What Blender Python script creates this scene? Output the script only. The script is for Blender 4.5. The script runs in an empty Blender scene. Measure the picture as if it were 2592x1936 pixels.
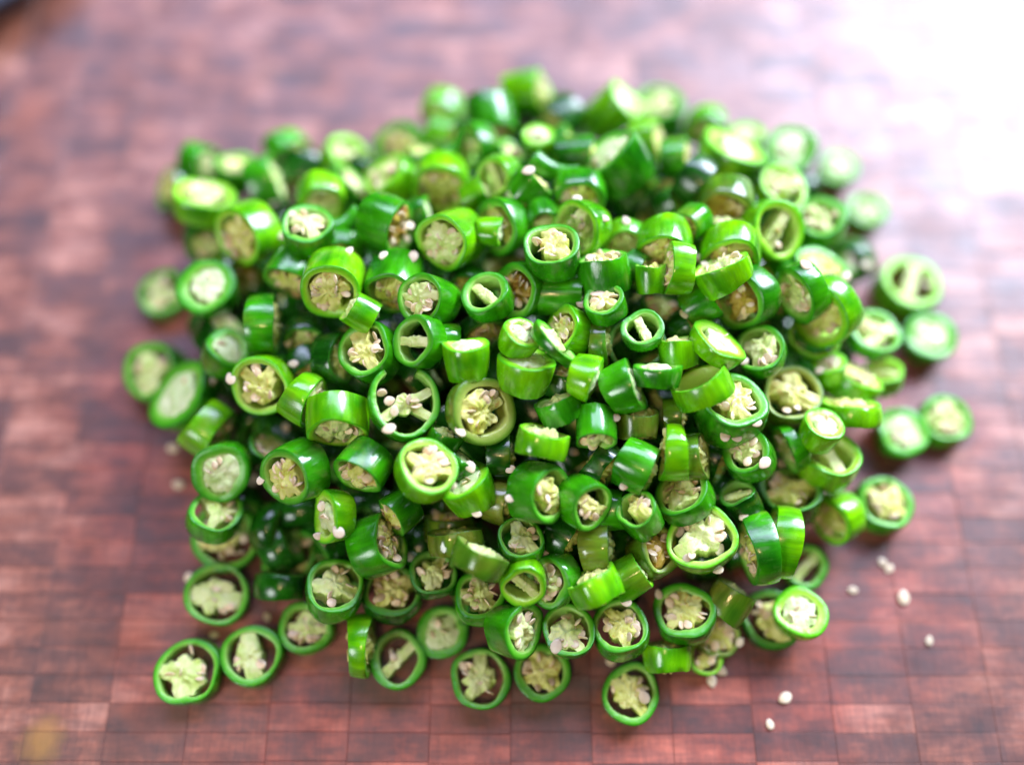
import bpy, math, random
import numpy as np
from mathutils import Vector, Matrix, Quaternion, noise

sc = bpy.context.scene
col = sc.collection
rnd = random.Random(7)

# ------------------------------------------------------------------ camera
PITCH = 69.0
F_PX, W_PX, H_PX = 2300.0, 2592.0, 1936.0
CAM = Vector((0.0, -0.0985, 0.2570))
cam_data = bpy.data.cameras.new('camera')
cam = bpy.data.objects.new('camera', cam_data)
col.objects.link(cam)
cam.location = CAM
cam.rotation_euler = (math.radians(90 - PITCH), 0, 0)
cam_data.sensor_width = 36.0
cam_data.lens = 36.0 * F_PX / W_PX
cam_data.clip_start = 0.002
cam_data.clip_end = 20.0
cam_data.dof.use_dof = True
cam_data.dof.focus_distance = 0.2290
cam_data.dof.aperture_fstop = (cam_data.lens / 1000.0) / 0.0200
sc.camera = cam
_t = math.radians(90 - PITCH)
CX = Vector((1, 0, 0)); CU = Vector((0, math.cos(_t), math.sin(_t))); CB = Vector((0, -math.sin(_t), math.cos(_t)))

def ray(px, py):
    """direction through a photograph pixel, scaled to unit depth"""
    return CX * ((px - W_PX / 2) / F_PX) + CU * ((H_PX / 2 - py) / F_PX) - CB

def on_board(px, py, z=0.0):
    d = ray(px, py)
    return CAM + d * ((z - CAM.z) / d.z)

# ------------------------------------------------------------------ light
world = bpy.data.worlds.new('World'); sc.world = world
world.use_nodes = True
bg = world.node_tree.nodes['Background']
bg.inputs[0].default_value = (0.62, 0.62, 0.85, 1); bg.inputs[1].default_value = 0.008

def area(name, loc, target, sx, sy, power, color, spread=180):
    d = bpy.data.lights.new(name, 'AREA'); d.shape = 'RECTANGLE'; d.size = sx; d.size_y = sy
    d.energy = power; d.color = color; d.spread = math.radians(spread)
    o = bpy.data.objects.new(name, d); col.objects.link(o)
    o.location = loc
    o.rotation_euler = (Vector(target) - Vector(loc)).to_track_quat('-Z', 'Y').to_euler()
    return o
area('window_light', (0.72, 0.74, 0.60), (0.0, 0.0, 0.0), 0.54, 0.54, 35.0, (0.74, 0.82, 1.0))
area('back_sheen_light', (0.10, 1.10, 1.35), (0, 0.1, 0), 2.0, 0.60, 42.0, (0.60, 0.62, 1.0))  # added wide source for a lavender sheen on the board, not a known window
area('ceiling_light', (0.02, -0.17, 1.15), (0, 0, 0), 0.60, 0.30, 0.7, (1.0, 0.90, 0.92))
area('front_left_fill_light', (-0.52, -0.50, 0.50), (0, 0, 0), 0.26, 0.26, 3.0, (0.95, 0.97, 1.0))  # added soft fill from the front left, no real window there
area('lamp_light', (-0.12, -0.30, 0.75), (0, 0, 0), 0.035, 0.035, 0.9, (1.0, 0.62, 0.32))

sc.view_settings.view_transform = 'Standard'
sc.view_settings.look = 'None'
sc.view_settings.exposure = 0.05
sc.view_settings.gamma = 1.0
sc.cycles.max_bounces = 8
sc.cycles.diffuse_bounces = 2
sc.cycles.use_denoising = True

# ------------------------------------------------------------------ materials
def new_mat(name):
    m = bpy.data.materials.new(name); m.use_nodes = True
    nt = m.node_tree
    return m, nt, nt.nodes['Principled BSDF'], nt.nodes, nt.links

def ramp(N, stops, interp='LINEAR'):
    r = N.new('ShaderNodeValToRGB'); r.color_ramp.interpolation = interp
    while len(r.color_ramp.elements) > 1: r.color_ramp.elements.remove(r.color_ramp.elements[0])
    r.color_ramp.elements[0].position = stops[0][0]; r.color_ramp.elements[0].color = (*stops[0][1], 1)
    for p, c in stops[1:]:
        e = r.color_ramp.elements.new(p); e.color = (*c, 1)
    return r

def mix(N, L, fac, a, b, mode='MIX'):
    m = N.new('ShaderNodeMix'); m.data_type = 'RGBA'; m.blend_type = mode
    for k, v in ((0, fac), (6, a), (7, b)):
        if hasattr(v, 'is_output'): L.new(v, m.inputs[k])
        elif k == 0: m.inputs[0].default_value = v
        else: m.inputs[k].default_value = (*v, 1)
    return m.outputs[2]

def noise_tex(N, L, scale, detail=3, rough=0.55, vec=None, dist=0.0):
    n = N.new('ShaderNodeTexNoise'); n.inputs['Scale'].default_value = scale
    n.inputs['Detail'].default_value = detail; n.inputs['Roughness'].default_value = rough
    n.inputs['Distortion'].default_value = dist
    if vec is not None: L.new(vec, n.inputs['Vector'])
    return n.outputs['Fac']

def coords(N, L, scale=(1, 1, 1), per_object=True):
    tc = N.new('ShaderNodeTexCoord'); mp = N.new('ShaderNodeMapping')
    mp.inputs['Scale'].default_value = scale
    L.new(tc.outputs['Object'], mp.inputs['Vector'])
    if per_object:
        oi = N.new('ShaderNodeObjectInfo'); mu = N.new('ShaderNodeMath'); mu.operation = 'MULTIPLY'
        mu.inputs[1].default_value = 37.0; L.new(oi.outputs['Random'], mu.inputs[0])
        L.new(mu.outputs[0], mp.inputs['Location'])
    return mp.outputs[0]

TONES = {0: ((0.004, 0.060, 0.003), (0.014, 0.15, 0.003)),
         1: ((0.011, 0.170, 0.003), (0.060, 0.46, 0.002)),
         2: ((0.042, 0.34, 0.002), (0.24, 0.72, 0.002)),
         3: ((0.040, 0.190, 0.008), (0.140, 0.32, 0.010))}

def skin_mat(tone):
    m, nt, b, N, L = new_mat('chilli_skin_%s' % ('deep', 'green', 'bright', 'olive')[tone])
    lo, hi = TONES[tone]
    v = coords(N, L)
    n1 = noise_tex(N, L, 110, 2, 0.5, v)
    r = ramp(N, [(0.30, lo), (0.72, hi)]); L.new(n1, r.inputs[0])
    # yellow-brown blotches where the chilli has begun to turn
    n2 = noise_tex(N, L, 60, 3, 0.6, v, 0.4)
    r2 = ramp(N, [(0.60 if tone != 3 else 0.46, (0, 0, 0)), (0.74 if tone != 3 else 0.62, (0.55, 0.55, 0.55))]); L.new(n2, r2.inputs[0])
    c = mix(N, L, r2.outputs[0], r.outputs[0], (0.22, 0.30, 0.02) if tone != 3 else (0.24, 0.19, 0.03))
    # fine pale speckle of the skin
    vf = coords(N, L, (1, 1, 0.35))
    n3 = noise_tex(N, L, 900, 2, 0.6, vf)
    r3 = ramp(N, [(0.58, (0, 0, 0)), (0.75, (0.25, 0.25, 0.25))]); L.new(n3, r3.inputs[0])
    c = mix(N, L, r3.outputs[0], c, (0.12, 0.42, 0.05))
    st = coords(N, L, (1, 1, 0.12))
    r5 = ramp(N, [(0.35, (0.62, 0.66, 0.6)), (0.65, (1.15, 1.10, 1.1))]); L.new(noise_tex(N, L, 420, 3, 0.6, st), r5.inputs[0])
    c = mix(N, L, 1.0, c, r5.outputs[0], 'MULTIPLY')
    L.new(c, b.inputs['Base Color'])
    rg = N.new('ShaderNodeMapRange'); rg.inputs[1].default_value = 0.3; rg.inputs[2].default_value = 0.7; rg.inputs[3].default_value = 0.10; rg.inputs[4].default_value = 0.34
    L.new(noise_tex(N, L, 240, 3, 0.6, v), rg.inputs[0]); L.new(rg.outputs[0], b.inputs['Roughness'])
    b.inputs['Specular IOR Level'].default_value = 0.62
    b.inputs['Coat Weight'].default_value = 0.2
    b.inputs['Coat Roughness'].default_value = 0.10
    b.inputs['Subsurface Weight'].default_value = 0.12
    b.inputs['Subsurface Radius'].default_value = (0.4, 1.0, 0.15)
    b.inputs['Subsurface Scale'].default_value = 0.0012
    bu = N.new('ShaderNodeBump'); bu.inputs['Strength'].default_value = 0.45; bu.inputs['Distance'].default_value = 0.0006
    n4 = noise_tex(N, L, 170, 4, 0.55, vf); L.new(n4, bu.inputs['Height']); L.new(bu.outputs[0], b.inputs['Normal'])
    return m

def flesh_mat(tone):
    """the cut wall: dark at the skin, pale towards the hollow (vertex attribute 'depth')"""
    m, nt, b, N, L = new_mat('chilli_flesh_%s' % ('deep', 'green', 'bright', 'olive')[tone])
    at = N.new('ShaderNodeAttribute'); at.attribute_name = 'depth'
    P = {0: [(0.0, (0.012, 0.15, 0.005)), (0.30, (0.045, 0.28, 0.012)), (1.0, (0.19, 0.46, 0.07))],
         1: [(0.0, (0.014, 0.19, 0.004)), (0.25, (0.05, 0.36, 0.008)), (0.7, (0.13, 0.50, 0.025)), (1.0, (0.34, 0.66, 0.13))],
         2: [(0.0, (0.045, 0.36, 0.006)), (0.25, (0.15, 0.60, 0.008)), (0.7, (0.34, 0.76, 0.03)), (1.0, (0.52, 0.80, 0.16))],
         3: [(0.0, (0.05, 0.16, 0.010)), (0.30, (0.16, 0.30, 0.025)), (1.0, (0.40, 0.48, 0.10))]}[tone]
    r = ramp(N, P); 
    v = coords(N, L)
    n = noise_tex(N, L, 420, 3, 0.6, v)
    ad = N.new('ShaderNodeMath'); ad.operation = 'MULTIPLY_ADD'; ad.inputs[1].default_value = 0.35
    L.new(n, ad.inputs[0])
    sb = N.new('ShaderNodeMath'); sb.operation = 'SUBTRACT'; sb.inputs[1].default_value = 0.17
    L.new(at.outputs['Fac'], sb.inputs[0]); L.new(sb.outputs[0], ad.inputs[2])
    L.new(ad.outputs[0], r.inputs[0])
    L.new(r.outputs[0], b.inputs['Base Color'])
    b.inputs['Roughness'].default_value = 0.30
    b.inputs['Subsurface Weight'].default_value = 0.25
    b.inputs['Subsurface Radius'].default_value = (0.5, 1.0, 0.2)
    b.inputs['Subsurface Scale'].default_value = 0.0015
    bu = N.new('ShaderNodeBump'); bu.inputs['Strength'].default_value = 0.5; bu.inputs['Distance'].default_value = 0.0004
    L.new(noise_tex(N, L, 700, 4, 0.65, v), bu.inputs['Height']); L.new(bu.outputs[0], b.inputs['Normal'])
    return m

def pith_mat(name, lo, hi, spot, spot_at=0.60, relief=0.8):
    m, nt, b, N, L = new_mat(name)
    v = coords(N, L)
    r = ramp(N, [(0.30, lo), (0.68, hi)]); L.new(noise_tex(N, L, 230, 4, 0.6, v), r.inputs[0])
    r2 = ramp(N, [(spot_at, (0, 0, 0)), (spot_at + 0.10, (0.8, 0.8, 0.8))]); L.new(noise_tex(N, L, 330, 3, 0.6, v, 0.8), r2.inputs[0])
    L.new(mix(N, L, r2.outputs[0], r.outputs[0], spot), b.inputs['Base Color'])
    b.inputs['Roughness'].default_value = 0.34
    b.inputs['Subsurface Weight'].default_value = 0.25
    b.inputs['Subsurface Radius'].default_value = (0.9, 1.0, 0.4)
    b.inputs['Subsurface Scale'].default_value = 0.0012
    bu = N.new('ShaderNodeBump'); bu.inputs['Strength'].default_value = relief; bu.inputs['Distance'].default_value = 0.0006
    L.new(noise_tex(N, L, 520, 5, 0.7, v), bu.inputs['Height']); L.new(bu.outputs[0], b.inputs['Normal'])
    return m

def seed_mat(name, lo, hi):
    m, nt, b, N, L = new_mat(name)
    v = coords(N, L)
    r = ramp(N, [(0.3, lo), (0.7, hi)]); L.new(noise_tex(N, L, 350, 3, 0.6, v), r.inputs[0])
    oi = N.new('ShaderNodeObjectInfo'); hs = N.new('ShaderNodeHueSaturation')
    mr = N.new('ShaderNodeMapRange'); mr.inputs[3].default_value = 0.72; mr.inputs[4].default_value = 1.12
    L.new(oi.outputs['Random'], mr.inputs[0]); L.new(mr.outputs[0], hs.inputs['Value'])
    L.new(r.outputs[0], hs.inputs['Color']); L.new(hs.outputs[0], b.inputs['Base Color'])
    b.inputs['Roughness'].default_value = 0.38
    b.inputs['Subsurface Weight'].default_value = 0.2
    b.inputs['Subsurface Radius'].default_value = (1.0, 0.8, 0.5)
    b.inputs['Subsurface Scale'].default_value = 0.0008
    return m

SKIN = {k: skin_mat(k) for k in TONES}
FLESH = {k: flesh_mat(k) for k in TONES}
PITH = {'green': pith_mat('pith_green', (0.52, 0.72, 0.14), (0.84, 0.90, 0.44), (0.70, 0.66, 0.26)),
        'yellow': pith_mat('pith_yellow', (0.58, 0.66, 0.08), (0.90, 0.90, 0.36), (0.60, 0.36, 0.06), 0.58),
        'brown': pith_mat('pith_brown', (0.36, 0.25, 0.025), (0.60, 0.46, 0.07), (0.36, 0.13, 0.02), 0.52),
        'white': pith_mat('pith_white', (0.46, 0.68, 0.20), (0.84, 0.92, 0.56), (0.60, 0.70, 0.24), 0.60, 0.5)}
SEED = seed_mat('seed_cream', (0.84, 0.60, 0.32), (0.94, 0.82, 0.58))
SEED_PALE = seed_mat('seed_pale', (0.78, 0.62, 0.38), (0.90, 0.80, 0.58))

# wood of the board: every block carries its own tint in the attribute 'tint'
wood, nt, b, N, L = new_mat('end_grain_wood')
at = N.new('ShaderNodeAttribute'); at.attribute_name = 'tint'
tc = N.new('ShaderNodeTexCoord')
def mp(scale):
    q = N.new('ShaderNodeMapping'); q.inputs['Scale'].default_value = scale; L.new(tc.outputs['Object'], q.inputs['Vector']); return q.outputs[0]
r = ramp(N, [(0.0, (0.060, 0.019, 0.011)), (0.35, (0.140, 0.040, 0.020)), (0.62, (0.26, 0.084, 0.042)), (1.0, (0.46, 0.215, 0.140))])
big = noise_tex(N, L, 60, 4, 0.62, mp((1, 1.6, 1)))
s1 = N.new('ShaderNodeMath'); s1.operation = 'MULTIPLY_ADD'; s1.inputs[1].default_value = 2.1; s1.inputs[2].default_value = -1.05
L.new(big, s1.inputs[0]); s2 = N.new('ShaderNodeMath'); s2.operation = 'ADD'; L.new(s1.outputs[0], s2.inputs[0]); L.new(at.outputs['Fac'], s2.inputs[1])
L.new(s2.outputs[0], r.inputs[0])
fib = noise_tex(N, L, 1.0, 3, 0.7, mp((900, 130, 100)))
rf = ramp(N, [(0.32, (0.74, 0.70, 0.70)), (0.66, (1.12, 1.10, 1.10))]); L.new(fib, rf.inputs[0])
c = mix(N, L, 1.0, r.outputs[0], rf.outputs[0], 'MULTIPLY')
fib2 = noise_tex(N, L, 1.0, 2, 0.6, mp((60, 420, 100)))
rf2 = ramp(N, [(0.36, (0.70, 0.66, 0.66)), (0.60, (1.10, 1.06, 1.04))]); L.new(fib2, rf2.inputs[0])
c = mix(N, L, 1.0, c, rf2.outputs[0], 'MULTIPLY')
# orange patches of oil and old stain
n = noise_tex(N, L, 26, 2, 0.5, mp((1.0, 1.3, 1)))
ro = ramp(N, [(0.62, (0, 0, 0)), (0.74, (0.55, 0.55, 0.55))]); L.new(n, ro.inputs[0])
c = mix(N, L, ro.outputs[0], c, (0.36, 0.085, 0.018))
for (px, py, rad, cc) in ((105, 1875, 0.0062, (0.42, 0.20, 0.015)), (1150, 1835, 0.0065, (0.60, 0.20, 0.01)), (675, 178, 0.007, (0.42, 0.14, 0.03))):
    p = on_board(px, py)
    vm = N.new('ShaderNodeVectorMath'); vm.operation = 'DISTANCE'; L.new(tc.outputs['Object'], vm.inputs[0]); vm.inputs[1].default_value = p
    nn = N.new('ShaderNodeMath'); nn.operation = 'MULTIPLY_ADD'; nn.inputs[1].default_value = 0.006; L.new(noise_tex(N, L, 160, 3, 0.6, mp((1, 1, 1))), nn.inputs[0]); L.new(vm.outputs['Value'], nn.inputs[2])
    mr = N.new('ShaderNodeMapRange'); mr.inputs[1].default_value = rad * 0.8; mr.inputs[2].default_value = rad * 1.7; mr.inputs[3].default_value = 0.60 if px < 300 else (0.16 if py > 1000 else 0.2); mr.inputs[4].default_value = 0.0
    L.new(nn.outputs[0], mr.inputs[0])
    c = mix(N, L, mr.outputs[0], c, cc)
# shade around the heap painted into the wood colour: darker, redder
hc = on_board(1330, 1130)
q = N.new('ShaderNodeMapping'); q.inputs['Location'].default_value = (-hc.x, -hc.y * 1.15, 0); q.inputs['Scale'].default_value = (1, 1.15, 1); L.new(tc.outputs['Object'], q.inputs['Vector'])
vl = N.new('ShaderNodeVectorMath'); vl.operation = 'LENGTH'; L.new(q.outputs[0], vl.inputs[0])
shade_n = N.new('ShaderNodeMath'); shade_n.operation = 'MULTIPLY_ADD'; shade_n.inputs[1].default_value = 0.075; L.new(noise_tex(N, L, 34, 4, 0.6, mp((1, 1, 1))), shade_n.inputs[0]); L.new(vl.outputs['Value'], shade_n.inputs[2])
heap_shade = N.new('ShaderNodeMapRange'); heap_shade.inputs[1].default_value = 0.150; heap_shade.inputs[2].default_value = 0.180; heap_shade.inputs[3].default_value = 0.85; heap_shade.inputs[4].default_value = 0.0
L.new(shade_n.outputs[0], heap_shade.inputs[0])
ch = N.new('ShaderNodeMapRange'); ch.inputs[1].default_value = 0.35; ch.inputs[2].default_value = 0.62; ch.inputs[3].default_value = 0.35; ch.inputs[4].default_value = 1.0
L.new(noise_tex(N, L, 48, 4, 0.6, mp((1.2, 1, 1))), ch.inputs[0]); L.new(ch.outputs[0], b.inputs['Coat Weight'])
shade_c = mix(N, L, 1.0, c, (1.05, 0.50, 0.36), 'MULTIPLY')
c = mix(N, L, heap_shade.outputs[0], c, shade_c)
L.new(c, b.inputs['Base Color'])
rr = N.new('ShaderNodeMapRange'); rr.inputs[3].default_value = 0.44; rr.inputs[4].default_value = 0.70
L.new(noise_tex(N, L, 55, 4, 0.65, mp((1, 2.2, 1))), rr.inputs[0]); L.new(rr.outputs[0], b.inputs['Roughness'])
b.inputs['Specular IOR Level'].default_value = 1.0
b.inputs['Coat Weight'].default_value = 1.0; b.inputs['Coat Roughness'].default_value = 0.52
bu = N.new('ShaderNodeBump'); bu.inputs['Strength'].default_value = 0.35; bu.inputs['Distance'].default_value = 0.0004
L.new(fib, bu.inputs['Height']); L.new(bu.outputs[0], b.inputs['Normal'])
joint, nt, b, N, L = new_mat('dark_glue_joint')
v = coords(N, L); r = ramp(N, [(0.3, (0.09, 0.032, 0.024)), (0.7, (0.20, 0.085, 0.06))]); L.new(noise_tex(N, L, 300, 3, 0.6, v), r.inputs[0])
L.new(r.outputs[0], b.inputs['Base Color']); b.inputs['Roughness'].default_value = 0.6
enamel, nt, b, N, L = new_mat('grey_enamel')
v = coords(N, L); r = ramp(N, [(0.3, (0.05, 0.065, 0.10)), (0.7, (0.10, 0.13, 0.18))]); L.new(noise_tex(N, L, 60, 3, 0.6, v), r.inputs[0])
L.new(r.outputs[0], b.inputs['Base Color']); b.inputs['Roughness'].default_value = 0.4
enamel_in, nt, b, N, L = new_mat('black_enamel')
v = coords(N, L); r = ramp(N, [(0.3, (0.004, 0.005, 0.008)), (0.7, (0.012, 0.013, 0.02))]); L.new(noise_tex(N, L, 60, 3, 0.6, v), r.inputs[0])
L.new(r.outputs[0], b.inputs['Base Color']); b.inputs['Roughness'].default_value = 0.5

# ------------------------------------------------------------------ mesh helpers
def mesh_from(name, verts, faces, mats, mat_idx=None, attr=None, smooth=True):
    me = bpy.data.meshes.new(name)
    me.from_pydata([tuple(v) for v in verts], [], faces)
    for m in mats: me.materials.append(m)
    if mat_idx is not None: me.polygons.foreach_set('material_index', mat_idx)
    if smooth: me.polygons.foreach_set('use_smooth', [True] * len(me.polygons))
    for an, vals in (attr or {}).items():
        a = me.attributes.new(an, 'FLOAT', 'POINT'); a.data.foreach_set('value', vals)
    me.update()
    return me

def link(name, data, parent=None):
    o = bpy.data.objects.new(name, data); col.objects.link(o)
    if parent is not None: o.parent = parent
    return o

def harmonics(R, r_, amp=0.045):
    ph = [r_.uniform(0, 6.283) for _ in range(4)]
    am = [r_.uniform(0.2, 1.0) * amp / (k + 1) ** 0.6 for k in range(4)]
    return lambda t: R * (1 + sum(a * math.cos((k + 2) * t + p) for k, (a, p) in enumerate(zip(am, ph))))

def wall_mesh(name, shape, wall, L_, tone, r_, arc=None, taper=1.0, bulge=0.03, slant=0.0, closed=False, nseg=44, lite=False):
    """the ring of flesh: skin outside, cut faces top and bottom, lining inside"""
    if lite: nseg = 20
    a0, a1 = arc if arc else (0, 2 * math.pi)
    full = arc is None
    n = nseg if full else nseg + 1
    h = L_ / 2
    # profile: (side 0..1 from skin to hollow, z factor -1..1, material, depth)
    prof = [(0.00, -0.975), (0.0, -0.45), (0.0, 0.05), (0.0, 0.5), (0.0, 0.975),
            (0.03, 1.0), (0.45, 1.0), (0.86, 0.985),
            (1.00, 0.90), (1.0, 0.3), (1.0, -0.3), (1.0, -0.9), (0.86, -0.985), (0.45, -1.0), (0.03, -1.0)]
    band = [0, 0, 0, 0, 1, 1, 1, 1, 1, 1, 1, 1, 1, 1, 0]
    if lite:
        prof = [(0, -0.95), (0, 0), (0, 0.95), (0.1, 1), (0.9, 1), (1, 0.9), (1, -0.9), (0.9, -1), (0.1, -1)]
        band = [0, 0, 1, 1, 1, 1, 1, 1, 0]
    V, D, Fc, M = [], [], [], []
    m = len(prof)
    seed = r_.uniform(0, 50)
    for i in range(n):
        t = a0 + (a1 - a0) * i / nseg
        Ro = shape(t)
        w = wall * (1 + 0.16 * math.sin(2 * t + seed) + 0.10 * math.sin(3 * t + seed * 2))
        ct, st = math.cos(t), math.sin(t)
        for s, zf in prof:
            tz = (zf + 1) / 2
            k = (taper + (1 - taper) * tz)
            if closed: k = math.sqrt(max(0.02, 1 - (1 - tz) ** 2.6)) 
            k *= 1 + bulge * (1 - zf * zf) * (1 - s)
            ed = 0.0 if s > 0 else 0.004 * (abs(zf) > 0.9)
            r = (Ro * (1 - ed) - w * s) * k
            z = zf * h * (1 + 0.07 * math.sin(2 * t + seed * 3) + 0.05 * math.sin(3 * t + seed)) + slant * r * ct * (zf if abs(zf) > 0.6 else zf * 0.8)
            if 0 < s < 1: 
                z += 0.00022 * noise.noise(Vector((ct * r * 900 + seed, st * r * 900, zf))) 
                if s == 0.86: z -= 0.00018 * zf
            if s == 1.0: r += 0.0003 * noise.noise(Vector((ct * r * 500 + seed, st * r * 500, zf * 2)))
            V.append((r * ct, r * st, z)); D.append(s)
    cnt = n if full else n - 1
    for i in range(cnt):
        j = (i + 1) % n
        for k in range(m):
            k2 = (k + 1) % m
            Fc.append((i * m + k, j * m + k, j * m + k2, i * m + k2)); M.append(band[k])
    if not full:
        Fc.append(tuple(range(m))[::-1]); M.append(1)
        Fc.append(tuple((n - 1) * m + k for k in range(m))); M.append(1)
    if closed:
        c0 = len(V); V.append((0, 0, -h * 1.02)); D.append(0)
        for i in range(cnt):
            Fc.append((c0, ((i + 1) % n) * m, i * m)); M.append(0)
    # wound so that normals point outward
    Fc = [f[::-1] for f in Fc]
    return mesh_from(name, V, Fc, [SKIN[tone], FLESH[tone]], M, {'depth': D})

def core_mesh(name, shape, wall, L_, rc, ribs, rib_w, mat, r_, rough=0.0005, lift=0.0, off=(0, 0), nseg=64, dome=0.0):
    """placenta and septa: a ragged star that reaches the wall where the ribs are"""
    V, Fc = [], []
    seed = r_.uniform(0, 90)
    fr = [0.0, 0.15, 0.30, 0.45, 0.60, 0.72, 0.84, 0.93, 0.98]
    h = L_ / 2
    R = []
    for i in range(nseg):
        t = 2 * math.pi * i / nseg
        rin = shape(t) - wall * 0.80
        best = rc * (1 + 0.45 * noise.noise(Vector((math.cos(t) * 1.6 + seed, math.sin(t) * 1.6, 0))) + 0.13 * noise.noise(Vector((math.cos(t) * 5 + seed, math.sin(t) * 5, 3))))
        for a in ribs:
            d = (t - a + math.pi) % (2 * math.pi) - math.pi
            if abs(d) < 1.3:
                sw = rib_w * (1 + 0.5 * noise.noise(Vector((a * 3 + seed, d * 3, 1))))
                best = max(best, min(rin, sw / max(1e-4, abs(math.sin(d)))))
        R.append(min(best, rin))
    rm = min(R); rmax = max(R)
    def ring(f, z, extra=1.0, top=1):
        for i in range(nseg):
            t = 2 * math.pi * i / nseg
            r = (R[i] if f > 0.9 else rm + (R[i] - rm) * max(0.0, (f - 0.5) / 0.5) ** 1.5) * f * extra
            x, y = r * math.cos(t) + off[0], r * math.sin(t) + off[1]
            zz = z
            zz += top * rough * (noise.noise(Vector((x * 420 + seed, y * 420, top))) + 0.6 * noise.noise(Vector((x * 1100, y * 1100 + seed, top))))
            zz += top * dome * (1 - min(1.0, r / rmax) ** 2)
            if top > 0 and 0.9 < f: zz -= 0.00035
            V.append((x, y, zz))
    tops = h - 0.0004 + lift
    V.append((off[0], off[1], tops + dome))
    for f in fr[1:]: ring(f, tops, top=1)
    ring(1.0, tops - 0.0006, 1.0, 1)
    ring(1.0, 0, 0.93, 0)
    ring(1.0, -h + 0.0009, 0.97, -1)
    ring(0.6, -h + 0.0004, 1, -1)
    V.append((off[0], off[1], -h + 0.0004))
    nr = len(fr[1:]) + 4
    for i in range(nseg):
        j = (i + 1) % nseg
        Fc.append((0, 1 + i, 1 + j))
        for k in range(nr - 1):
            a, b_ = 1 + k * nseg, 1 + (k + 1) * nseg
            Fc.append((a + i, b_ + i, b_ + j, a + j))
        a = 1 + (nr - 1) * nseg
        Fc.append((a + j, a + i, len(V) - 1))
    return mesh_from(name, V, Fc, [mat])

def seed_mesh(r_, L_=0.0031, W_=0.0027, T_=0.00075):
    V, Fc = [], []
    nu, nv = 12, 6
    bend = r_.uniform(-0.15, 0.15)
    for j in range(nv + 1):
        ph = math.pi * j / nv
        for i in range(nu):
            t = 2 * math.pi * i / nu
            x = math.cos(t) * math.sin(ph); y = math.sin(t) * math.sin(ph); z = math.cos(ph)
            tear = 1 - 0.38 * max(0, x) ** 1.5
            X = x * L_ / 2; Y = y * W_ / 2 * tear + bend * X * X / L_
            rim = 1 - 0.35 * math.exp(-((math.hypot(x, y) - 0.55) / 0.22) ** 2)
            V.append((X, Y, z * T_ / 2 * rim + 0.25 * bend * X))
    for j in range(nv):
        for i in range(nu):
            k = (i + 1) % nu
            Fc.append((j * nu + i, (j + 1) * nu + i, (j + 1) * nu + k, j * nu + k))
    return mesh_from('seed', V, Fc, [SEED])

SEEDS = [seed_mesh(rnd) for _ in range(4)]
SEEDS_PALE = []
for s in SEEDS:
    m2 = s.copy(); m2.materials[0] = SEED_PALE; SEEDS_PALE.append(m2)

def horn_mesh(length, wbase, tone, r_):
    """curved pointed tip of a chilli, cut at its thick end"""
    V, D, Fc, M = [], [], [], []
    n, m = 14, 20
    for k in range(n):
        s = k / (n - 1)
        ang = -0.35 + 0.85 * s
        x = -length * 0.5 + length * s; y = length * 0.16 * (s - 0.5) ** 2 * 4 
        rr = wbase / 2 * (1 - s) ** 0.62 * (1 + 0.04 * math.sin(7 * s)) + 0.00018
        tx, ty = length, length * 0.16 * 8 * (s - 0.5); tl = math.hypot(tx, ty); nx, ny = -ty / tl, tx / tl
        for i in range(m):
            t = 2 * math.pi * i / m
            V.append((x + nx * rr * math.cos(t), y + ny * rr * math.cos(t), rr * 0.92 * math.sin(t))); D.append(0)
    for k in range(n - 1):
        for i in range(m):
            j = (i + 1) % m
            Fc.append((k * m + i, (k + 1) * m + i, (k + 1) * m + j, k * m + j)); M.append(0)
    Fc.append(tuple((n - 1) * m + i for i in range(m))); M.append(0)
    # cut end: rim then pale centre
    base = len(V)
    for f, d in ((0.72, 0.7), (0.35, 1.0)):
        for i in range(m):
            p0 = Vector(V[i]); c = sum((Vector(V[q]) for q in range(m)), Vector()) / m
            q = c + (p0 - c) * f; q.x += 0.0003 * (1 - f)
            V.append(tuple(q)); D.append(d)
    V.append(tuple(c + Vector((0.0008, 0, 0)))); D.append(1.0)
    for i in range(m):
        j = (i + 1) % m
        Fc.append((i, j, base + j, base + i)); M.append(1)
        Fc.append((base + i, base + j, base + m + j, base + m + i)); M.append(1)
        Fc.append((base + m + i, base + m + j, len(V) - 1)); M.append(1)
    Fc = [f[::-1] for f in Fc]
    return mesh_from('flesh_wall', V, Fc, [SKIN[tone], FLESH[tone]], M, {'depth': D})

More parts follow.
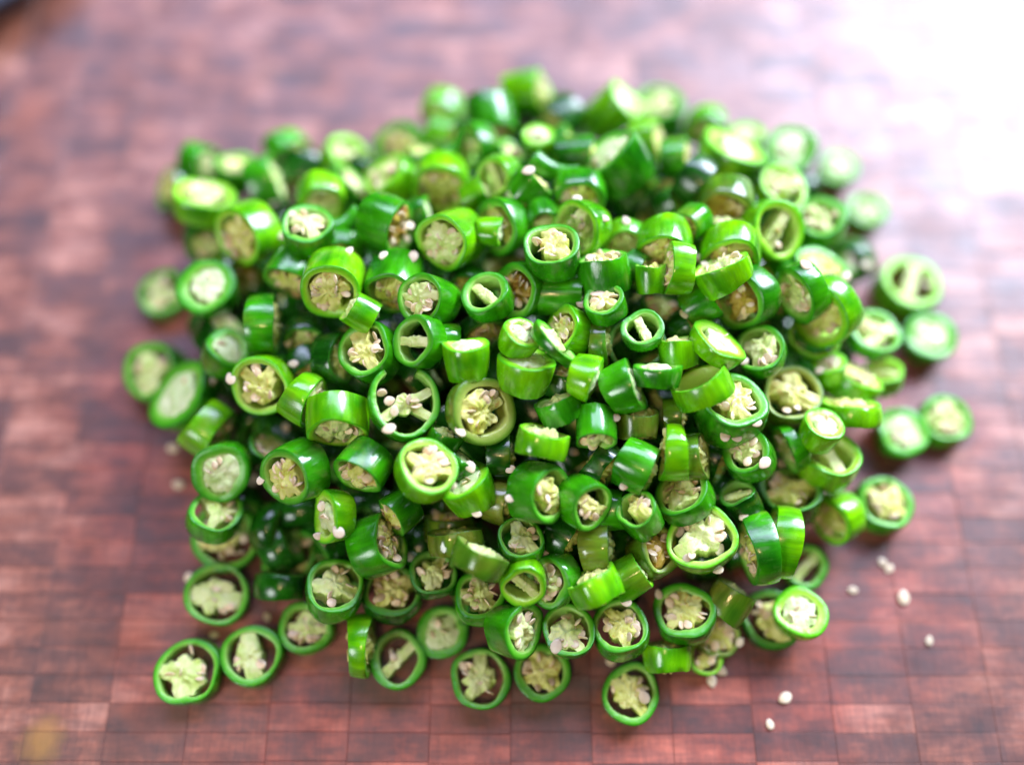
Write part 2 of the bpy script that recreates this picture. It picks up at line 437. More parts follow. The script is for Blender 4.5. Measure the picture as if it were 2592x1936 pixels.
# ------------------------------------------------------------------ the catalogue of slices
# id, x, y, diameter, length (photograph pixels), tilt and direction of the visible cut face, type, tone, height bias (mm), label
CAT = [
    (1, 505, 415, 105, 60, 55, -20, 'S', 1, 0, 'green hollowed slice tilted right, just above the wide bright slice at upper left'),
    (2, 595, 440, 110, 60, 60, 80, 'F', 1, 0, 'green seedy slice tilted up above-right of the wide bright slice at upper left'),
    (3, 672, 465, 130, 70, 80, 20, 'F', 1, 0, 'green slice on edge skin showing below-left of the topmost slice of the left shoulder'),
    (4, 518, 515, 150, 60, 60, 85, 'F', 2, 3, 'wide bright slice at upper left, bright green seedy face tilted up'),
    (5, 452, 485, 120, 60, 70, 160, 'S', 0, -2, 'dark green hollowed slice tilted left above-left of the wide bright slice at upper left'),
    (6, 727, 385, 125, 60, 55, -60, 'F', 1, 0, 'topmost slice of the left shoulder, green seedy face tilted down'),
    (7, 775, 440, 150, 70, 75, -100, 'F', 0, 1, 'dark green slice on edge skin showing below-right of the topmost slice of the left shoulder'),
    (8, 870, 405, 110, 70, 45, 60, 'H', 2, 0, 'bright green two-holed slice tilted up, just right of the topmost slice of the left shoulder'),
    (9, 925, 440, 100, 50, 60, -20, 'S', 0, 0, 'small dark green hollowed slice tilted right, right of the topmost slice of the left shoulder'),
    (10, 813, 502, 122, 60, 40, -90, 'H', 2, 2, 'bright green two-holed slice tilted down below-right of the topmost slice of the left shoulder'),
    (11, 882, 477, 130, 50, 70, 45, 'S', 1, 0, 'green hollowed slice tilted up, below and right of the topmost slice of the left shoulder'),
    (12, 781, 585, 130, 60, 45, 100, 'S', 1, 3, 'green hollowed slice tilted up above-left of the long seedy barrel left of centre'),
    (13, 880, 562, 62, 95, 85, 50, 'T', 1, 4, 'small green slice on edge, skin showing, above the long seedy barrel left of centre'),
    (14, 629, 591, 150, 80, 50, 200, 'F', 2, 2, 'bright green seedy slice tilted left below-right of the wide bright slice at upper left'),
    (15, 531, 604, 130, 60, 40, -80, 'S', 0, 0, 'dark green hollowed slice tilted down, just below the wide bright slice at upper left'),
    (16, 743, 695, 130, 60, 60, -120, 'F', 1, 0, 'green seedy slice tilted down, just left of the long seedy barrel left of centre'),
    (17, 845, 715, 152, 110, 30, -110, 'F', 2, 5, 'long seed-filled green barrel slice left of centre facing the camera'),
    (18, 862, 640, 130, 50, 50, -100, 'F', 1, 1, 'green seedy slice tilted down, just above the long seedy barrel left of centre'),
    (19, 531, 737, 152, 60, 35, 130, 'W', 1, 4, 'pale oval slice with solid white core at the left edge of the heap'),
    (20, 420, 750, 125, 50, 'b', 0, 'S', 1, 0, 'green hollowed slice flat on the board, left of the upright band at left'),
    (21, 594, 690, 130, 60, 50, -70, 'F', 3, -2, 'olive seedy slice tilted down above-right of the pale oval slice at the left edge'),
    (22, 664, 821, 150, 70, 82, 0, 'F', 1, 4, 'upright band at left, green face on edge, skin showing'),
    (23, 917, 793, 85, 70, 85, 150, 'S', 2, 4, 'small bright green slice on edge, skin showing, above and left of the broken open ring'),
    (24, 569, 900, 120, 70, 45, 60, 'W', 1, 2, 'green white-cored slice tilted up, just below and left of the upright band at left'),
    (25, 395, 944, 150, 60, 40, 160, 'S', 1, 0, 'green hollowed slice tilted left below-left of the pale oval slice at the left edge'),
    (26, 471, 1008, 185, 60, 55, 150, 'W', 1, 2, 'large green white-cored slice tilted left, above and left of the white-cored slice at lower left'),
    (27, 528, 1087, 140, 70, 78, -35, 'F', 2, 3, 'bright green slice on edge, skin showing, just above the white-cored slice at lower left'),
    (28, 673, 973, 152, 70, 30, 200, 'F', 2, 4, 'bright slice with yellow heart and a fan of seeds at left'),
    (29, 775, 852, 110, 50, 40, -90, 'F', 0, -3, 'dark green seedy slice tilted down, just right of the upright band at left'),
    (30, 775, 925, 110, 50, 60, -60, 'S', 0, -3, 'dark green hollowed slice tilted down, just above and right of the yellow-hearted slice at left'),
    (31, 844, 905, 130, 65, 55, 0, 'S', 0, 0, 'dark green hollowed slice tilted right, right of the yellow-hearted slice at left'),
    (32, 939, 894, 146, 80, 35, 150, 'S', 1, 2, 'green hollowed slice tilted left, above and left of the broken open ring'),
    (33, 768, 1008, 130, 60, 70, -30, 'S', 2, 2, 'bright green hollowed slice tilted right, just right of the yellow-hearted slice at left'),
    (34, 854, 1058, 150, 90, 65, -90, 'S', 2, 2, 'bright green hollowed slice tilted down, left of the broken open ring'),
    (35, 1023, 1024, 190, 60, 15, 60, 'O', 1, 4, 'broken open green ring with pale pith and seeds hanging in the gap'),
    (36, 1213, 1040, 176, 60, 28, 0, 'F', 3, 2, 'big olive oval slice with ragged pith and dark hollow beside the open ring'),
    (37, 1182, 910, 125, 85, 70, 95, 'W', 2, 4, 'bright white-topped chunk, bright green white-cored face tilted up'),
    (38, 1311, 862, 105, 60, 55, 60, 'W', 2, 6, 'bright green white-cored slice tilted up, just right of the bright white-topped chunk'),
    (39, 1327, 942, 152, 80, 65, 80, 'W', 2, 2, 'bright green white-cored slice tilted up, above and right of the big olive oval slice'),
    (40, 1130, 870, 100, 45, 75, 180, 'S', 1, 0, 'small green slice on edge, skin showing, just above and left of the bright white-topped chunk'),
    (41, 1061, 866, 128, 60, 38, 170, 'H', 1, 4, 'green two-holed slice tilted left, just left of the bright white-topped chunk'),
    (42, 1235, 755, 122, 60, 40, 120, 'H', 1, 5, 'green two-holed slice tilted up, above the bright white-topped chunk'),
    (43, 1090, 761, 130, 100, 35, 165, 'F', 1, 3, 'green seedy slice tilted left, below the seedy barrel at upper centre'),
    (44, 1002, 712, 132, 110, 40, -110, 'F', 1, 1, 'green seedy slice tilted down, right of the long seedy barrel left of centre'),
    (45, 1318, 734, 145, 60, 38, 190, 'F', 1, 1, 'green seedy slice tilted left, just below and left of the pale-rimmed slice at top centre'),
    (46, 1185, 720, 105, 50, 40, -90, 'F', 0, -3, 'dark green seedy slice tilted down, just below the seedy barrel at upper centre'),
    (47, 1397, 642, 140, 80, 40, 95, 'S', 1, 6, 'pale-rimmed green slice tilted up to the light at top centre'),
    (48, 1419, 749, 95, 110, 88, 0, 'F', 1, 1, 'small green slice on edge, skin showing, just below the pale-rimmed slice at top centre'),
    (49, 1533, 777, 106, 60, 50, 110, 'S', 1, 4, 'green hollowed slice tilted up, just above and left of the empty dark ring'),
    (50, 1440, 840, 125, 60, 50, 160, 'F', 2, 3, 'bright green seedy slice tilted left, left of the empty dark ring'),
    (51, 1398, 872, 145, 32, 80, 45, 'S', 1, 4, 'green slice on edge, skin showing, left of the empty dark ring'),
    (52, 1520, 872, 120, 40, 82, 0, 'S', 3, -1, 'olive slice on edge, skin showing, just left of the empty dark ring'),
    (53, 1479, 954, 122, 60, 80, -18, 'W', 2, 4, 'bright green slice on edge, skin showing, below and left of the empty dark ring'),
    (54, 1419, 1037, 116, 62, 80, 115, 'S', 1, 2, 'green slice on edge, skin showing, just above and right of the bright tilted plank-like band'),
    (55, 1508, 1078, 100, 90, 65, -90, 'S', 1, 3, 'small green hollowed slice tilted down, just right of the bright tilted plank-like band'),
    (56, 1425, 965, 100, 60, 70, 90, 'S', 0, -3, 'small dark green hollowed slice tilted up, above the bright tilted plank-like band'),
    (57, 1627, 840, 106, 50, 28, 90, 'H', 1, 5, 'green two-holed slice facing the camera, just above the empty dark ring'),
    (58, 1611, 880, 150, 50, 22, 90, 'E', 0, 0, 'empty dark ring, dark green empty face facing the camera'),
    (59, 1573, 983, 140, 78, 80, 22, 'W', 1, 3, 'green slice on edge, skin showing, just below the empty dark ring'),
    (60, 1665, 951, 126, 52, 80, 88, 'W', 1, 4, 'green slice on edge, skin showing, just below and right of the empty dark ring'),
    (61, 1718, 894, 100, 70, 82, 95, 'F', 2, 4, 'small bright green slice on edge, skin showing, just left of the white-faced diagonal slice'),
    (62, 1810, 876, 152, 45, 68, 52, 'W', 2, 5, 'white-faced diagonal slice, bright green white-cored piece tilted up'),
    (63, 1772, 768, 115, 78, 84, 30, 'F', 1, 4, 'green slice on edge, skin showing, just above the white-faced diagonal slice'),
    (64, 1892, 752, 150, 80, 42, 205, 'F', 1, 3, 'brown-hearted slice, green seedy face tilted left'),
    (65, 1835, 692, 150, 60, 75, 118, 'F', 2, 5, 'bright green slice on edge, skin showing, just above and left of the brown-hearted slice'),
    (66, 1848, 641, 150, 70, 42, -90, 'F', 2, 1, 'bright green seedy slice tilted down, just above the brown-hearted slice'),
    (68, 1718, 680, 130, 55, 75, 175, 'F', 2, 4, 'bright green slice on edge, skin showing, left of the brown-hearted slice'),
    (69, 1645, 707, 78, 68, 84, 90, 'F', 2, 5, 'small bright green slice on edge, skin showing, above the empty dark ring'),
    (70, 1604, 680, 95, 50, 75, -30, 'S', 1, 2, 'small green slice on edge, skin showing, above the empty dark ring'),
    (71, 1530, 690, 125, 85, 75, 100, 'F', 1, 2, 'green slice on edge, skin showing, just right of the pale-rimmed slice at top centre'),
    (72, 1682, 615, 140, 80, 45, -90, 'F', 2, 2, 'bright green seedy slice tilted down below-right of the big diagonal chunk at upper right'),
    (73, 1583, 612, 112, 60, 40, -90, 'F', 2, 1, 'bright green seedy slice tilted down, right of the pale-rimmed slice at top centre'),
    (74, 1753, 562, 80, 60, 45, 220, 'S', 1, 4, 'small green hollowed slice tilted left below-left of the long white-topped slice at upper right'),
    (75, 1836, 576, 95, 34, 82, 90, 'S', 3, 1, 'small olive slice on edge, skin showing, below the long white-topped slice at upper right'),
    (76, 1835, 520, 150, 70, 42, -90, 'F', 3, 0, 'olive seedy slice tilted down, just below the long white-topped slice at upper right'),
    (77, 1695, 525, 95, 50, 70, 30, 'E', 0, 0, 'small dark green empty slice tilted right below-right of the big diagonal chunk at upper right'),
    (78, 1952, 583, 146, 80, 30, 0, 'H', 2, 4, 'bright green two-holed slice facing the camera, above the brown-hearted slice'),
    (79, 2075, 568, 130, 60, 45, 90, 'S', 1, 1, 'green hollowed slice tilted up, just left of the lone round slice at upper right'),
    (80, 2187, 543, 100, 50, 'b', 0, 'W', 1, 0, 'lone round slice at upper right, small green white-cored face flat on the board'),
    (81, 2116, 436, 100, 50, 'b', 0, 'W', 1, 0, 'small green white-cored slice flat on the board above-left of the one-holed oval at far right'),
    (82, 1996, 390, 130, 60, 30, 70, 'W', 1, 3, 'glaring white slice at upper right, green white-cored face facing the camera'),
    (83, 1975, 488, 130, 60, 42, 60, 'S', 2, 2, 'bright green hollowed slice tilted up, just below the glaring white slice at upper right'),
    (84, 1842, 402, 172, 78, 70, 62, 'W', 2, 4, 'long white-topped slice at upper right, large bright green white-cored face tilted up'),
    (85, 1887, 362, 90, 60, 50, 90, 'C', 2, 0, 'small bright green domed slice tilted up above-right of the long white-topped slice at upper right'),
    (86, 1788, 316, 106, 60, 45, -90, 'W', 2, 0, 'bright green white-cored slice tilted down above-left of the long white-topped slice at upper right'),
    (87, 1663, 285, 132, 60, 50, 90, 'S', 1, 0, 'green hollowed slice tilted up, above and right of the big diagonal chunk at upper right'),
    (88, 1545, 287, 115, 115, 65, 40, 'W', 2, 2, 'bright green white-cored slice tilted right, just above the big diagonal chunk at upper right'),
    (89, 1638, 360, 105, 62, 75, 10, 'F', 2, 1, 'bright green slice on edge skin showing above-right of the big diagonal chunk at upper right'),
    (90, 1706, 396, 88, 68, 84, 5, 'F', 1, 2, 'small green slice on edge skin showing left of the long white-topped slice at upper right'),
    (91, 1565, 420, 168, 100, 65, 130, 'W', 1, 4, 'big diagonal chunk at upper right, large green white-cored face tilted up'),
    (92, 1596, 478, 140, 60, 80, 130, 'S', 0, -2, 'dark green slice on edge skin showing below-right of the big diagonal chunk at upper right'),
    (93, 1681, 478, 100, 50, 40, -60, 'S', 0, -2, 'small dark green hollowed slice tilted down below-right of the big diagonal chunk at upper right'),
    (94, 1758, 460, 130, 58, 80, -35, 'F', 0, 3, 'dark green slice on edge skin showing below-left of the long white-topped slice at upper right'),
    (95, 1331, 240, 112, 90, 72, 10, 'F', 2, 2, 'topmost upright chunk, bright green seedy face tilted right'),
    (96, 1122, 272, 106, 60, 55, -110, 'W', 2, 1, 'bright green white-cored slice tilted down, just above the upright horn tip'),
    (97, 1244, 305, 125, 95, 60, -80, 'F', 1, 1, 'green seedy slice tilted down, just below and left of the topmost upright chunk'),
    (98, 1425, 299, 112, 70, 60, 220, 'F', 0, 0, 'dark green seedy slice tilted left, just below and right of the topmost upright chunk'),
    (99, 1020, 369, 122, 60, 25, 180, 'F', 1, 1, 'green seedy slice facing the camera, just left of the upright horn tip'),
    (100, 1120, 340, 90, 70, 70, -20, 'F', 2, 1, 'small bright green seedy slice tilted right, just above and left of the upright horn tip'),
    (101, 1203, 372, 122, 55, 52, 180, 'H', 1, 2, 'green two-holed slice tilted left, just right of the upright horn tip'),
    (102, 1154, 372, 52, 112, 85, 55, 'T', 1, 5, 'pale upright horn tip of a chilli pointing up near the top'),
    (104, 1362, 365, 82, 60, 50, 90, 'C', 2, 1, 'small bright green domed slice tilted up above-left of the long curved tail tip'),
    (105, 1418, 365, 92, 55, 80, 20, 'F', 1, 0, 'small green slice on edge, skin showing, just above the long curved tail tip'),
    (106, 1460, 391, 92, 88, 80, 3, 'F', 1, 2, 'small green slice on edge skin showing above-right of the long curved tail tip'),
    (107, 1286, 398, 82, 50, 60, 60, 'S', 1, 0, 'small green hollowed slice tilted up, just left of the long curved tail tip'),
    (108, 1406, 432, 56, 130, 85, -8, 'T', 1, 5, 'long curved green tail tip pointing right near the top of the heap'),
    (109, 1114, 458, 142, 80, 35, -90, 'F', 2, 3, 'bright green seedy slice tilted down, just below and left of the upright horn tip'),
    (110, 1262, 445, 102, 60, 32, 200, 'H', 2, 3, 'bright green two-holed slice facing the camera, just below and right of the upright horn tip'),
    (111, 1340, 478, 112, 60, 85, 50, 'F', 1, 2, 'green slice on edge, skin showing, just below and left of the long curved tail tip'),
    (112, 1262, 500, 75, 40, 70, 60, 'S', 1, 0, 'small green hollowed slice tilted up, above and right of the seedy barrel at upper centre'),
    (113, 1205, 495, 82, 58, 80, 30, 'F', 2, 2, 'small bright green slice on edge skin showing above-right of the seedy barrel at upper centre'),
    (114, 993, 458, 125, 70, 60, 140, 'S', 2, 2, 'bright green hollowed slice tilted left, below and left of the upright horn tip'),
    (115, 1068, 405, 85, 50, 80, 90, 'F', 1, 0, 'small green slice on edge, skin showing, just left of the upright horn tip'),
    (116, 1467, 496, 136, 60, 40, -90, 'F', 1, 1, 'green seedy slice tilted down, just below and right of the long curved tail tip'),
    (117, 1473, 577, 146, 60, 36, 190, 'S', 2, 2, 'bright green hollowed slice tilted left above-right of the pale-rimmed slice at top centre'),
    (118, 1374, 552, 92, 60, 45, -70, 'H', 1, 2, 'small green two-holed slice tilted down, just above the pale-rimmed slice at top centre'),
    (119, 1275, 572, 142, 60, 45, 190, 'F', 1, 1, 'green seedy slice tilted left, just right of the seedy barrel at upper centre'),
    (120, 1239, 587, 76, 58, 80, -5, 'W', 2, 5, 'small bright green slice on edge skin showing right of the seedy barrel at upper centre'),
    (121, 1143, 605, 142, 110, 30, 200, 'F', 2, 4, 'seedy barrel at upper centre, bright green seedy face facing the camera'),
    (122, 983, 570, 142, 80, 55, -20, 'F', 1, 2, 'green seedy slice tilted right, left of the seedy barrel at upper centre'),
    (123, 1058, 545, 92, 58, 80, 12, 'W', 1, 2, 'small green slice on edge skin showing above-left of the seedy barrel at upper centre'),
    (124, 1042, 602, 110, 60, 75, 90, 'F', 0, 0, 'dark green slice on edge, skin showing, just left of the seedy barrel at upper centre'),
    (133, 1978, 727, 150, 60, 70, 200, 'F', 1, 1, 'green seedy slice tilted left, just right of the brown-hearted slice'),
    (134, 2035, 736, 150, 60, 60, -150, 'F', 1, 3, 'green seedy slice tilted left, just above and left of the big yellow-centred slice at right'),
    (135, 2086, 788, 176, 60, 42, -140, 'F', 2, 4, 'big bright slice with yellow centre leaning left at the right side'),
    (136, 2056, 858, 132, 35, 35, 60, 'E', 2, 2, 'bright green empty slice tilted up below-left of the big yellow-centred slice at right'),
    (137, 1928, 892, 130, 50, 32, 120, 'S', 1, 2, 'green hollowed slice facing the camera, just right of the white-faced diagonal slice'),
    (138, 2002, 1005, 150, 60, 25, 60, 'S', 3, 2, 'olive hollowed slice facing the camera, right of the large chunk right of centre'),
    (139, 1850, 1037, 165, 90, 35, 70, 'F', 1, 4, 'large green chunk with pale glossy rim and seeds, right of centre'),
    (140, 1778, 980, 152, 60, 72, 115, 'E', 2, 6, 'bright green empty slice tilted up above-left of the large chunk right of centre'),
    (141, 1706, 1053, 90, 50, 85, 0, 'F', 3, -1, 'small olive slice on edge, skin showing, just above the tall bright band right of centre'),
    (142, 1611, 1075, 115, 70, 84, 90, 'F', 3, 0, 'olive slice on edge skin showing above-left of the tall bright band right of centre'),
    (143, 2074, 1095, 106, 70, 50, 60, 'W', 2, 6, 'bright green white-cored slice tilted up, just above the stacked ring at right'),
    (144, 2096, 1172, 150, 75, 45, 70, 'H', 2, 2, 'stacked ring at right, bright green two-holed face tilted up'),
    (145, 2004, 1130, 125, 40, 75, 210, 'S', 1, 0, 'green slice on edge, skin showing, just above and left of the stacked ring at right'),
    (146, 2098, 935, 90, 50, 50, 90, 'W', 2, 0, 'small bright green white-cored slice tilted up, just below the big yellow-centred slice at right'),
    (147, 2152, 972, 150, 65, 75, 60, 'F', 2, 2, 'bright green slice on edge skin showing above-left of the loose white slice at right edge'),
    (148, 2148, 1043, 150, 50, 80, 85, 'F', 2, 3, 'bright green slice on edge, skin showing, just above the stacked ring at right'),
    (149, 2209, 850, 130, 50, 40, 60, 'S', 1, 0, 'green hollowed slice tilted up, just below and right of the big yellow-centred slice at right'),
    (150, 2235, 955, 102, 45, 50, 90, 'H', 2, 0, 'bright green two-holed slice tilted up, above the loose white slice at right edge'),
    (151, 2297, 727, 150, 60, 'b', 0, 'H', 2, 0, 'one-holed oval at far right, bright green two-holed face flat on the board'),
    (152, 2344, 861, 132, 60, 'b', 0, 'W', 1, 0, 'green white-cored slice flat on the board, just below the one-holed oval at far right'),
    (153, 2385, 1066, 125, 55, 'b', 0, 'S', 1, 0, 'green hollowed slice flat on the board right of the loose white slice at right edge'),
    (154, 2274, 1101, 130, 60, 'b', 0, 'W', 1, 0, 'loose white slice at right edge, green white-cored face flat on the board'),
    (155, 2233, 1277, 135, 60, 'b', 0, 'F', 1, 0, 'green seedy slice flat on the board, below and right of the stacked ring at right'),
    (156, 2121, 1307, 132, 65, 50, 205, 'F', 2, 1, 'bright green seedy slice tilted left, just below the stacked ring at right'),
    (157, 2000, 1254, 150, 60, 35, 80, 'S', 0, -1, 'dark green hollowed slice tilted up, just below and left of the stacked ring at right'),
    (159, 1879, 1270, 92, 80, 45, 120, 'H', 0, 3, 'small dark green two-holed slice tilted up, just above the tall curved band at lower right'),
    (160, 1894, 1152, 122, 60, 28, 120, 'F', 1, 1, 'green seedy slice facing the camera, just below the large chunk right of centre'),
    (161, 1733, 1258, 140, 60, 40, 120, 'F', 1, 1, 'green seedy slice tilted up, just above the big bright ring at lower right'),
    (162, 1776, 1367, 172, 55, 20, 90, 'S', 2, 3, 'big bright ring with thin wall, dark hollow and pale seeds at lower right'),
    (163, 1920, 1390, 172, 60, 75, 190, 'F', 1, 3, 'tall curved band at lower right, large green face on edge, skin showing'),
    (164, 1982, 1370, 170, 62, 80, 170, 'F', 2, 2, 'large bright green slice on edge, skin showing, above the white-cored disc at lower right'),
    (165, 2035, 1437, 112, 45, 'b', 0, 'H', 1, 0, 'green two-holed slice flat on the board, just above the white-cored disc at lower right'),
    (166, 2023, 1558, 132, 65, 20, 60, 'W', 2, 6, 'round bright slice with solid white core at the lower right edge'),
    (167, 1950, 1568, 152, 50, 'b', 0, 'S', 0, 0, 'dark green hollowed slice flat on the board left of the white-cored disc at lower right'),
    (168, 1732, 1554, 150, 55, 20, 90, 'F', 1, 2, 'green seedy slice facing the camera, below the big bright ring at lower right'),
    (169, 1570, 1592, 142, 55, 20, 90, 'F', 1, 1, 'green seedy slice facing the camera below-right of the bright square-cut piece near the bottom'),
    (170, 1843, 1522, 112, 78, 84, 55, 'F', 3, 2, 'olive slice on edge skin showing below-left of the tall curved band at lower right'),
    (171, 1812, 1608, 112, 45, 'b', 0, 'F', 3, 0, 'olive seedy slice flat on the board, left of the white-cored disc at lower right'),
    (172, 1689, 1661, 122, 62, 80, 90, 'F', 2, 3, 'bright green slice on edge, skin showing, just above and right of the bottommost slice'),
    (173, 1784, 1666, 85, 40, 'b', 0, 'S', 2, 0, 'small bright green hollowed slice flat on the board, above and right of the bottommost slice'),
    (174, 1594, 1756, 146, 60, 'b', 0, 'S', 1, 0, 'bottommost slice, green hollowed face flat on the board'),
    (175, 1372, 1702, 142, 60, 'b', 0, 'F', 1, 0, 'green seedy slice flat on the board, left of the bottommost slice'),
    (176, 1217, 1718, 150, 55, 'b', 0, 'S', 1, 0, 'green hollowed slice flat on the board below-right of the solid white slice at bottom'),
    (177, 1122, 1602, 132, 60, 'b', 0, 'W', 1, 0, 'solid white slice at bottom, green white-cored face flat on the board'),
    (178, 1297, 1590, 142, 85, 50, -10, 'F', 1, 4, 'green seedy slice tilted right, right of the solid white slice at bottom'),
    (179, 1440, 1601, 136, 45, 22, 90, 'S', 1, 3, 'green hollowed slice facing the camera below-left of the bright square-cut piece near the bottom'),
    (181, 1326, 1471, 116, 50, 40, -90, 'H', 2, 6, 'bright green two-holed slice tilted down, left of the bright square-cut piece near the bottom'),
    (182, 1402, 1467, 132, 60, 40, 200, 'F', 1, 2, 'green seedy slice tilted left, just left of the bright square-cut piece near the bottom'),
    (183, 1217, 1510, 132, 50, 22, 90, 'S', 1, 0, 'green hollowed slice facing the camera above-right of the solid white slice at bottom'),
    (184, 1507, 1489, 132, 76, 82, 115, 'F', 2, 5, 'bright square-cut piece near the bottom, bright green face on edge, skin showing'),
    (185, 1592, 1461, 100, 80, 80, 30, 'F', 2, 4, 'small bright green slice on edge, skin showing, above the bottommost slice'),
    (186, 1096, 1458, 120, 45, 25, 90, 'S', 0, -3, 'dark green hollowed slice facing the camera, just below and left of the olive side-on stack'),
    (187, 993, 1503, 142, 50, 22, 90, 'F', 0, 0, 'dark green seedy slice facing the camera above-right of the upright band at bottom left'),
    (188, 1318, 1370, 116, 50, 28, 90, 'S', 1, 1, 'green hollowed slice facing the camera, right of the olive side-on stack'),
    (189, 1155, 1368, 138, 52, 80, 97, 'F', 3, 1, 'olive-green slice on edge, upper of two leaning together below the heap centre'),
    (240, 1212, 1418, 142, 62, 80, 66, 'F', 3, 3, 'olive slice on edge, skin showing, just below and right of the olive side-on stack'),
    (190, 1140, 1333, 120, 55, 75, 95, 'F', 3, -1, 'olive slice on edge, skin showing, just above and left of the olive side-on stack'),
    (191, 1263, 1268, 120, 60, 80, -12, 'F', 3, 2, 'olive slice on edge, skin showing, just above and right of the olive side-on stack'),
    (192, 1364, 1246, 146, 88, 50, -10, 'S', 1, 4, 'green hollowed slice tilted right, just below the bright tilted plank-like band'),
    (193, 1482, 1273, 122, 72, 36, -30, 'S', 1, 4, 'green hollowed slice tilted right, below and right of the bright tilted plank-like band'),
    (194, 1373, 1122, 136, 64, 82, 78, 'F', 2, 5, 'bright tilted plank-like band, bright green face on edge, skin showing'),
    (195, 1079, 1189, 150, 70, 22, 60, 'F', 2, 5, 'bright green seed-filled disc lying just below the broken open ring'),
    (196, 1187, 1240, 150, 75, 60, 120, 'W', 2, 3, 'bright green white-cored slice tilted up below-right of the bright seedy disc below the open ring'),
    (197, 925, 1175, 136, 85, 65, -125, 'F', 1, 3, 'green seedy slice tilted down, left of the bright seedy disc below the open ring'),
    (198, 1015, 1292, 112, 68, 70, 215, 'F', 1, 1, 'green seedy slice tilted left below-left of the bright seedy disc below the open ring'),
    (199, 953, 1382, 150, 88, 60, 20, 'F', 1, 3, 'green seedy slice tilted right, left of the olive side-on stack'),
    (200, 1121, 1116, 90, 50, 80, 60, 'F', 1, 2, 'small green slice on edge skin showing below-left of the big olive oval slice'),
    (201, 1160, 1175, 95, 50, 80, 50, 'W', 1, 2, 'small green slice on edge, skin showing, just below the big olive oval slice'),
    (202, 1265, 1150, 120, 60, 85, 0, 'F', 0, -1, 'dark green slice on edge, skin showing, just left of the bright tilted plank-like band'),
    (203, 1523, 1174, 112, 60, 80, -35, 'F', 0, 1, 'dark green slice on edge, skin showing, right of the bright tilted plank-like band'),
    (204, 1611, 1178, 132, 85, 84, -25, 'F', 1, 3, 'green slice on edge, skin showing, just left of the tall bright band right of centre'),
    (205, 1706, 1143, 142, 54, 84, 180, 'F', 2, 3, 'tall bright band right of centre, bright green face on edge, skin showing'),
    (206, 1758, 1156, 122, 50, 84, 5, 'F', 3, 1, 'olive slice on edge, skin showing, just right of the tall bright band right of centre'),
    (207, 1621, 1307, 108, 80, 38, 120, 'S', 1, 4, 'green hollowed slice tilted up, left of the big bright ring at lower right'),
    (208, 1553, 1290, 100, 50, 84, 0, 'F', 1, -1, 'small green slice on edge, skin showing, above the bright square-cut piece near the bottom'),
    (209, 1510, 1386, 132, 74, 82, 3, 'F', 3, 2, 'olive slice on edge, skin showing, just above the bright square-cut piece near the bottom'),
    (210, 1419, 1357, 112, 68, 80, -25, 'F', 0, -1, 'dark green slice on edge skin showing above-left of the bright square-cut piece near the bottom'),
    (211, 1656, 1398, 122, 60, 40, 30, 'F', 3, 0, 'olive seedy slice tilted right, just left of the big bright ring at lower right'),
    (212, 852, 1305, 132, 65, 65, 185, 'W', 2, 3, 'bright green white-cored slice tilted left below-left of the bright seedy disc below the open ring'),
    (213, 752, 1195, 152, 88, 50, 205, 'F', 1, 3, 'green seedy slice tilted left, right of the white-cored slice at lower left'),
    (214, 567, 1188, 152, 65, 28, -130, 'W', 1, 4, 'white-cored slice at lower left, green white-cored face facing the camera'),
    (215, 546, 1302, 130, 50, 30, 80, 'S', 1, 1, 'green hollowed slice facing the camera, just below the white-cored slice at lower left'),
    (216, 576, 1362, 172, 55, 'b', 0, 'S', 1, 0, 'large green hollowed slice flat on the board, below the white-cored slice at lower left'),
    (217, 735, 1413, 142, 50, 'b', 0, 'S', 1, 0, 'green hollowed slice flat on the board below-right of the white-cored slice at lower left'),
    (218, 847, 1492, 146, 60, 25, 90, 'S', 1, 2, 'green hollowed slice facing the camera, above and left of the upright band at bottom left'),
    (219, 557, 1507, 155, 60, 'b', 0, 'S', 1, 0, 'green hollowed slice flat on the board, above the bottom left corner slice'),
    (220, 642, 1660, 150, 60, 'b', 0, 'S', 1, 0, 'green hollowed slice flat on the board, right of the bottom left corner slice'),
    (221, 482, 1701, 160, 60, 'b', 0, 'S', 1, 0, 'bottom left corner slice, large green hollowed face flat on the board'),
    (222, 777, 1590, 130, 55, 'b', 0, 'F', 1, 0, 'green seedy slice flat on the board, just left of the upright band at bottom left'),
    (223, 913, 1633, 160, 52, 83, 0, 'F', 2, 0, 'upright band at bottom left, large bright green face on edge, skin showing'),
    (224, 1010, 1670, 142, 60, 'b', 0, 'H', 1, 0, 'green two-holed slice flat on the board, just right of the upright band at bottom left'),
    (225, 673, 1145, 112, 50, 50, 60, 'S', 0, -3, 'dark green hollowed slice tilted up, just right of the white-cored slice at lower left'),
    (226, 563, 848, 120, 60, 60, 60, 'F', 0, -3, 'dark green seedy slice tilted up, just left of the upright band at left'),
    (228, 1219, 832, 130, 50, 60, -60, 'F', 0, -3, 'dark green seedy slice tilted down, just above and right of the bright white-topped chunk'),
    (229, 1664, 797, 120, 60, 60, 60, 'F', 0, -4, 'dark green seedy slice tilted up, just above and right of the empty dark ring'),
    (230, 1734, 828, 92, 50, 70, 30, 'F', 0, -1, 'small dark green seedy slice tilted right, just above and left of the white-faced diagonal slice'),
    (233, 1808, 1165, 112, 44, 80, -30, 'F', 0, -1, 'dark green slice on edge skin showing right of the tall bright band right of centre'),
    (238, 1800, 628, 115, 50, 70, 60, 'F', 0, -1, 'dark green seedy slice tilted up, above and left of the brown-hearted slice'),
    (239, 2068, 692, 140, 60, 50, 60, 'F', 1, 0, 'green seedy slice tilted up, just above the big yellow-centred slice at right'),
]
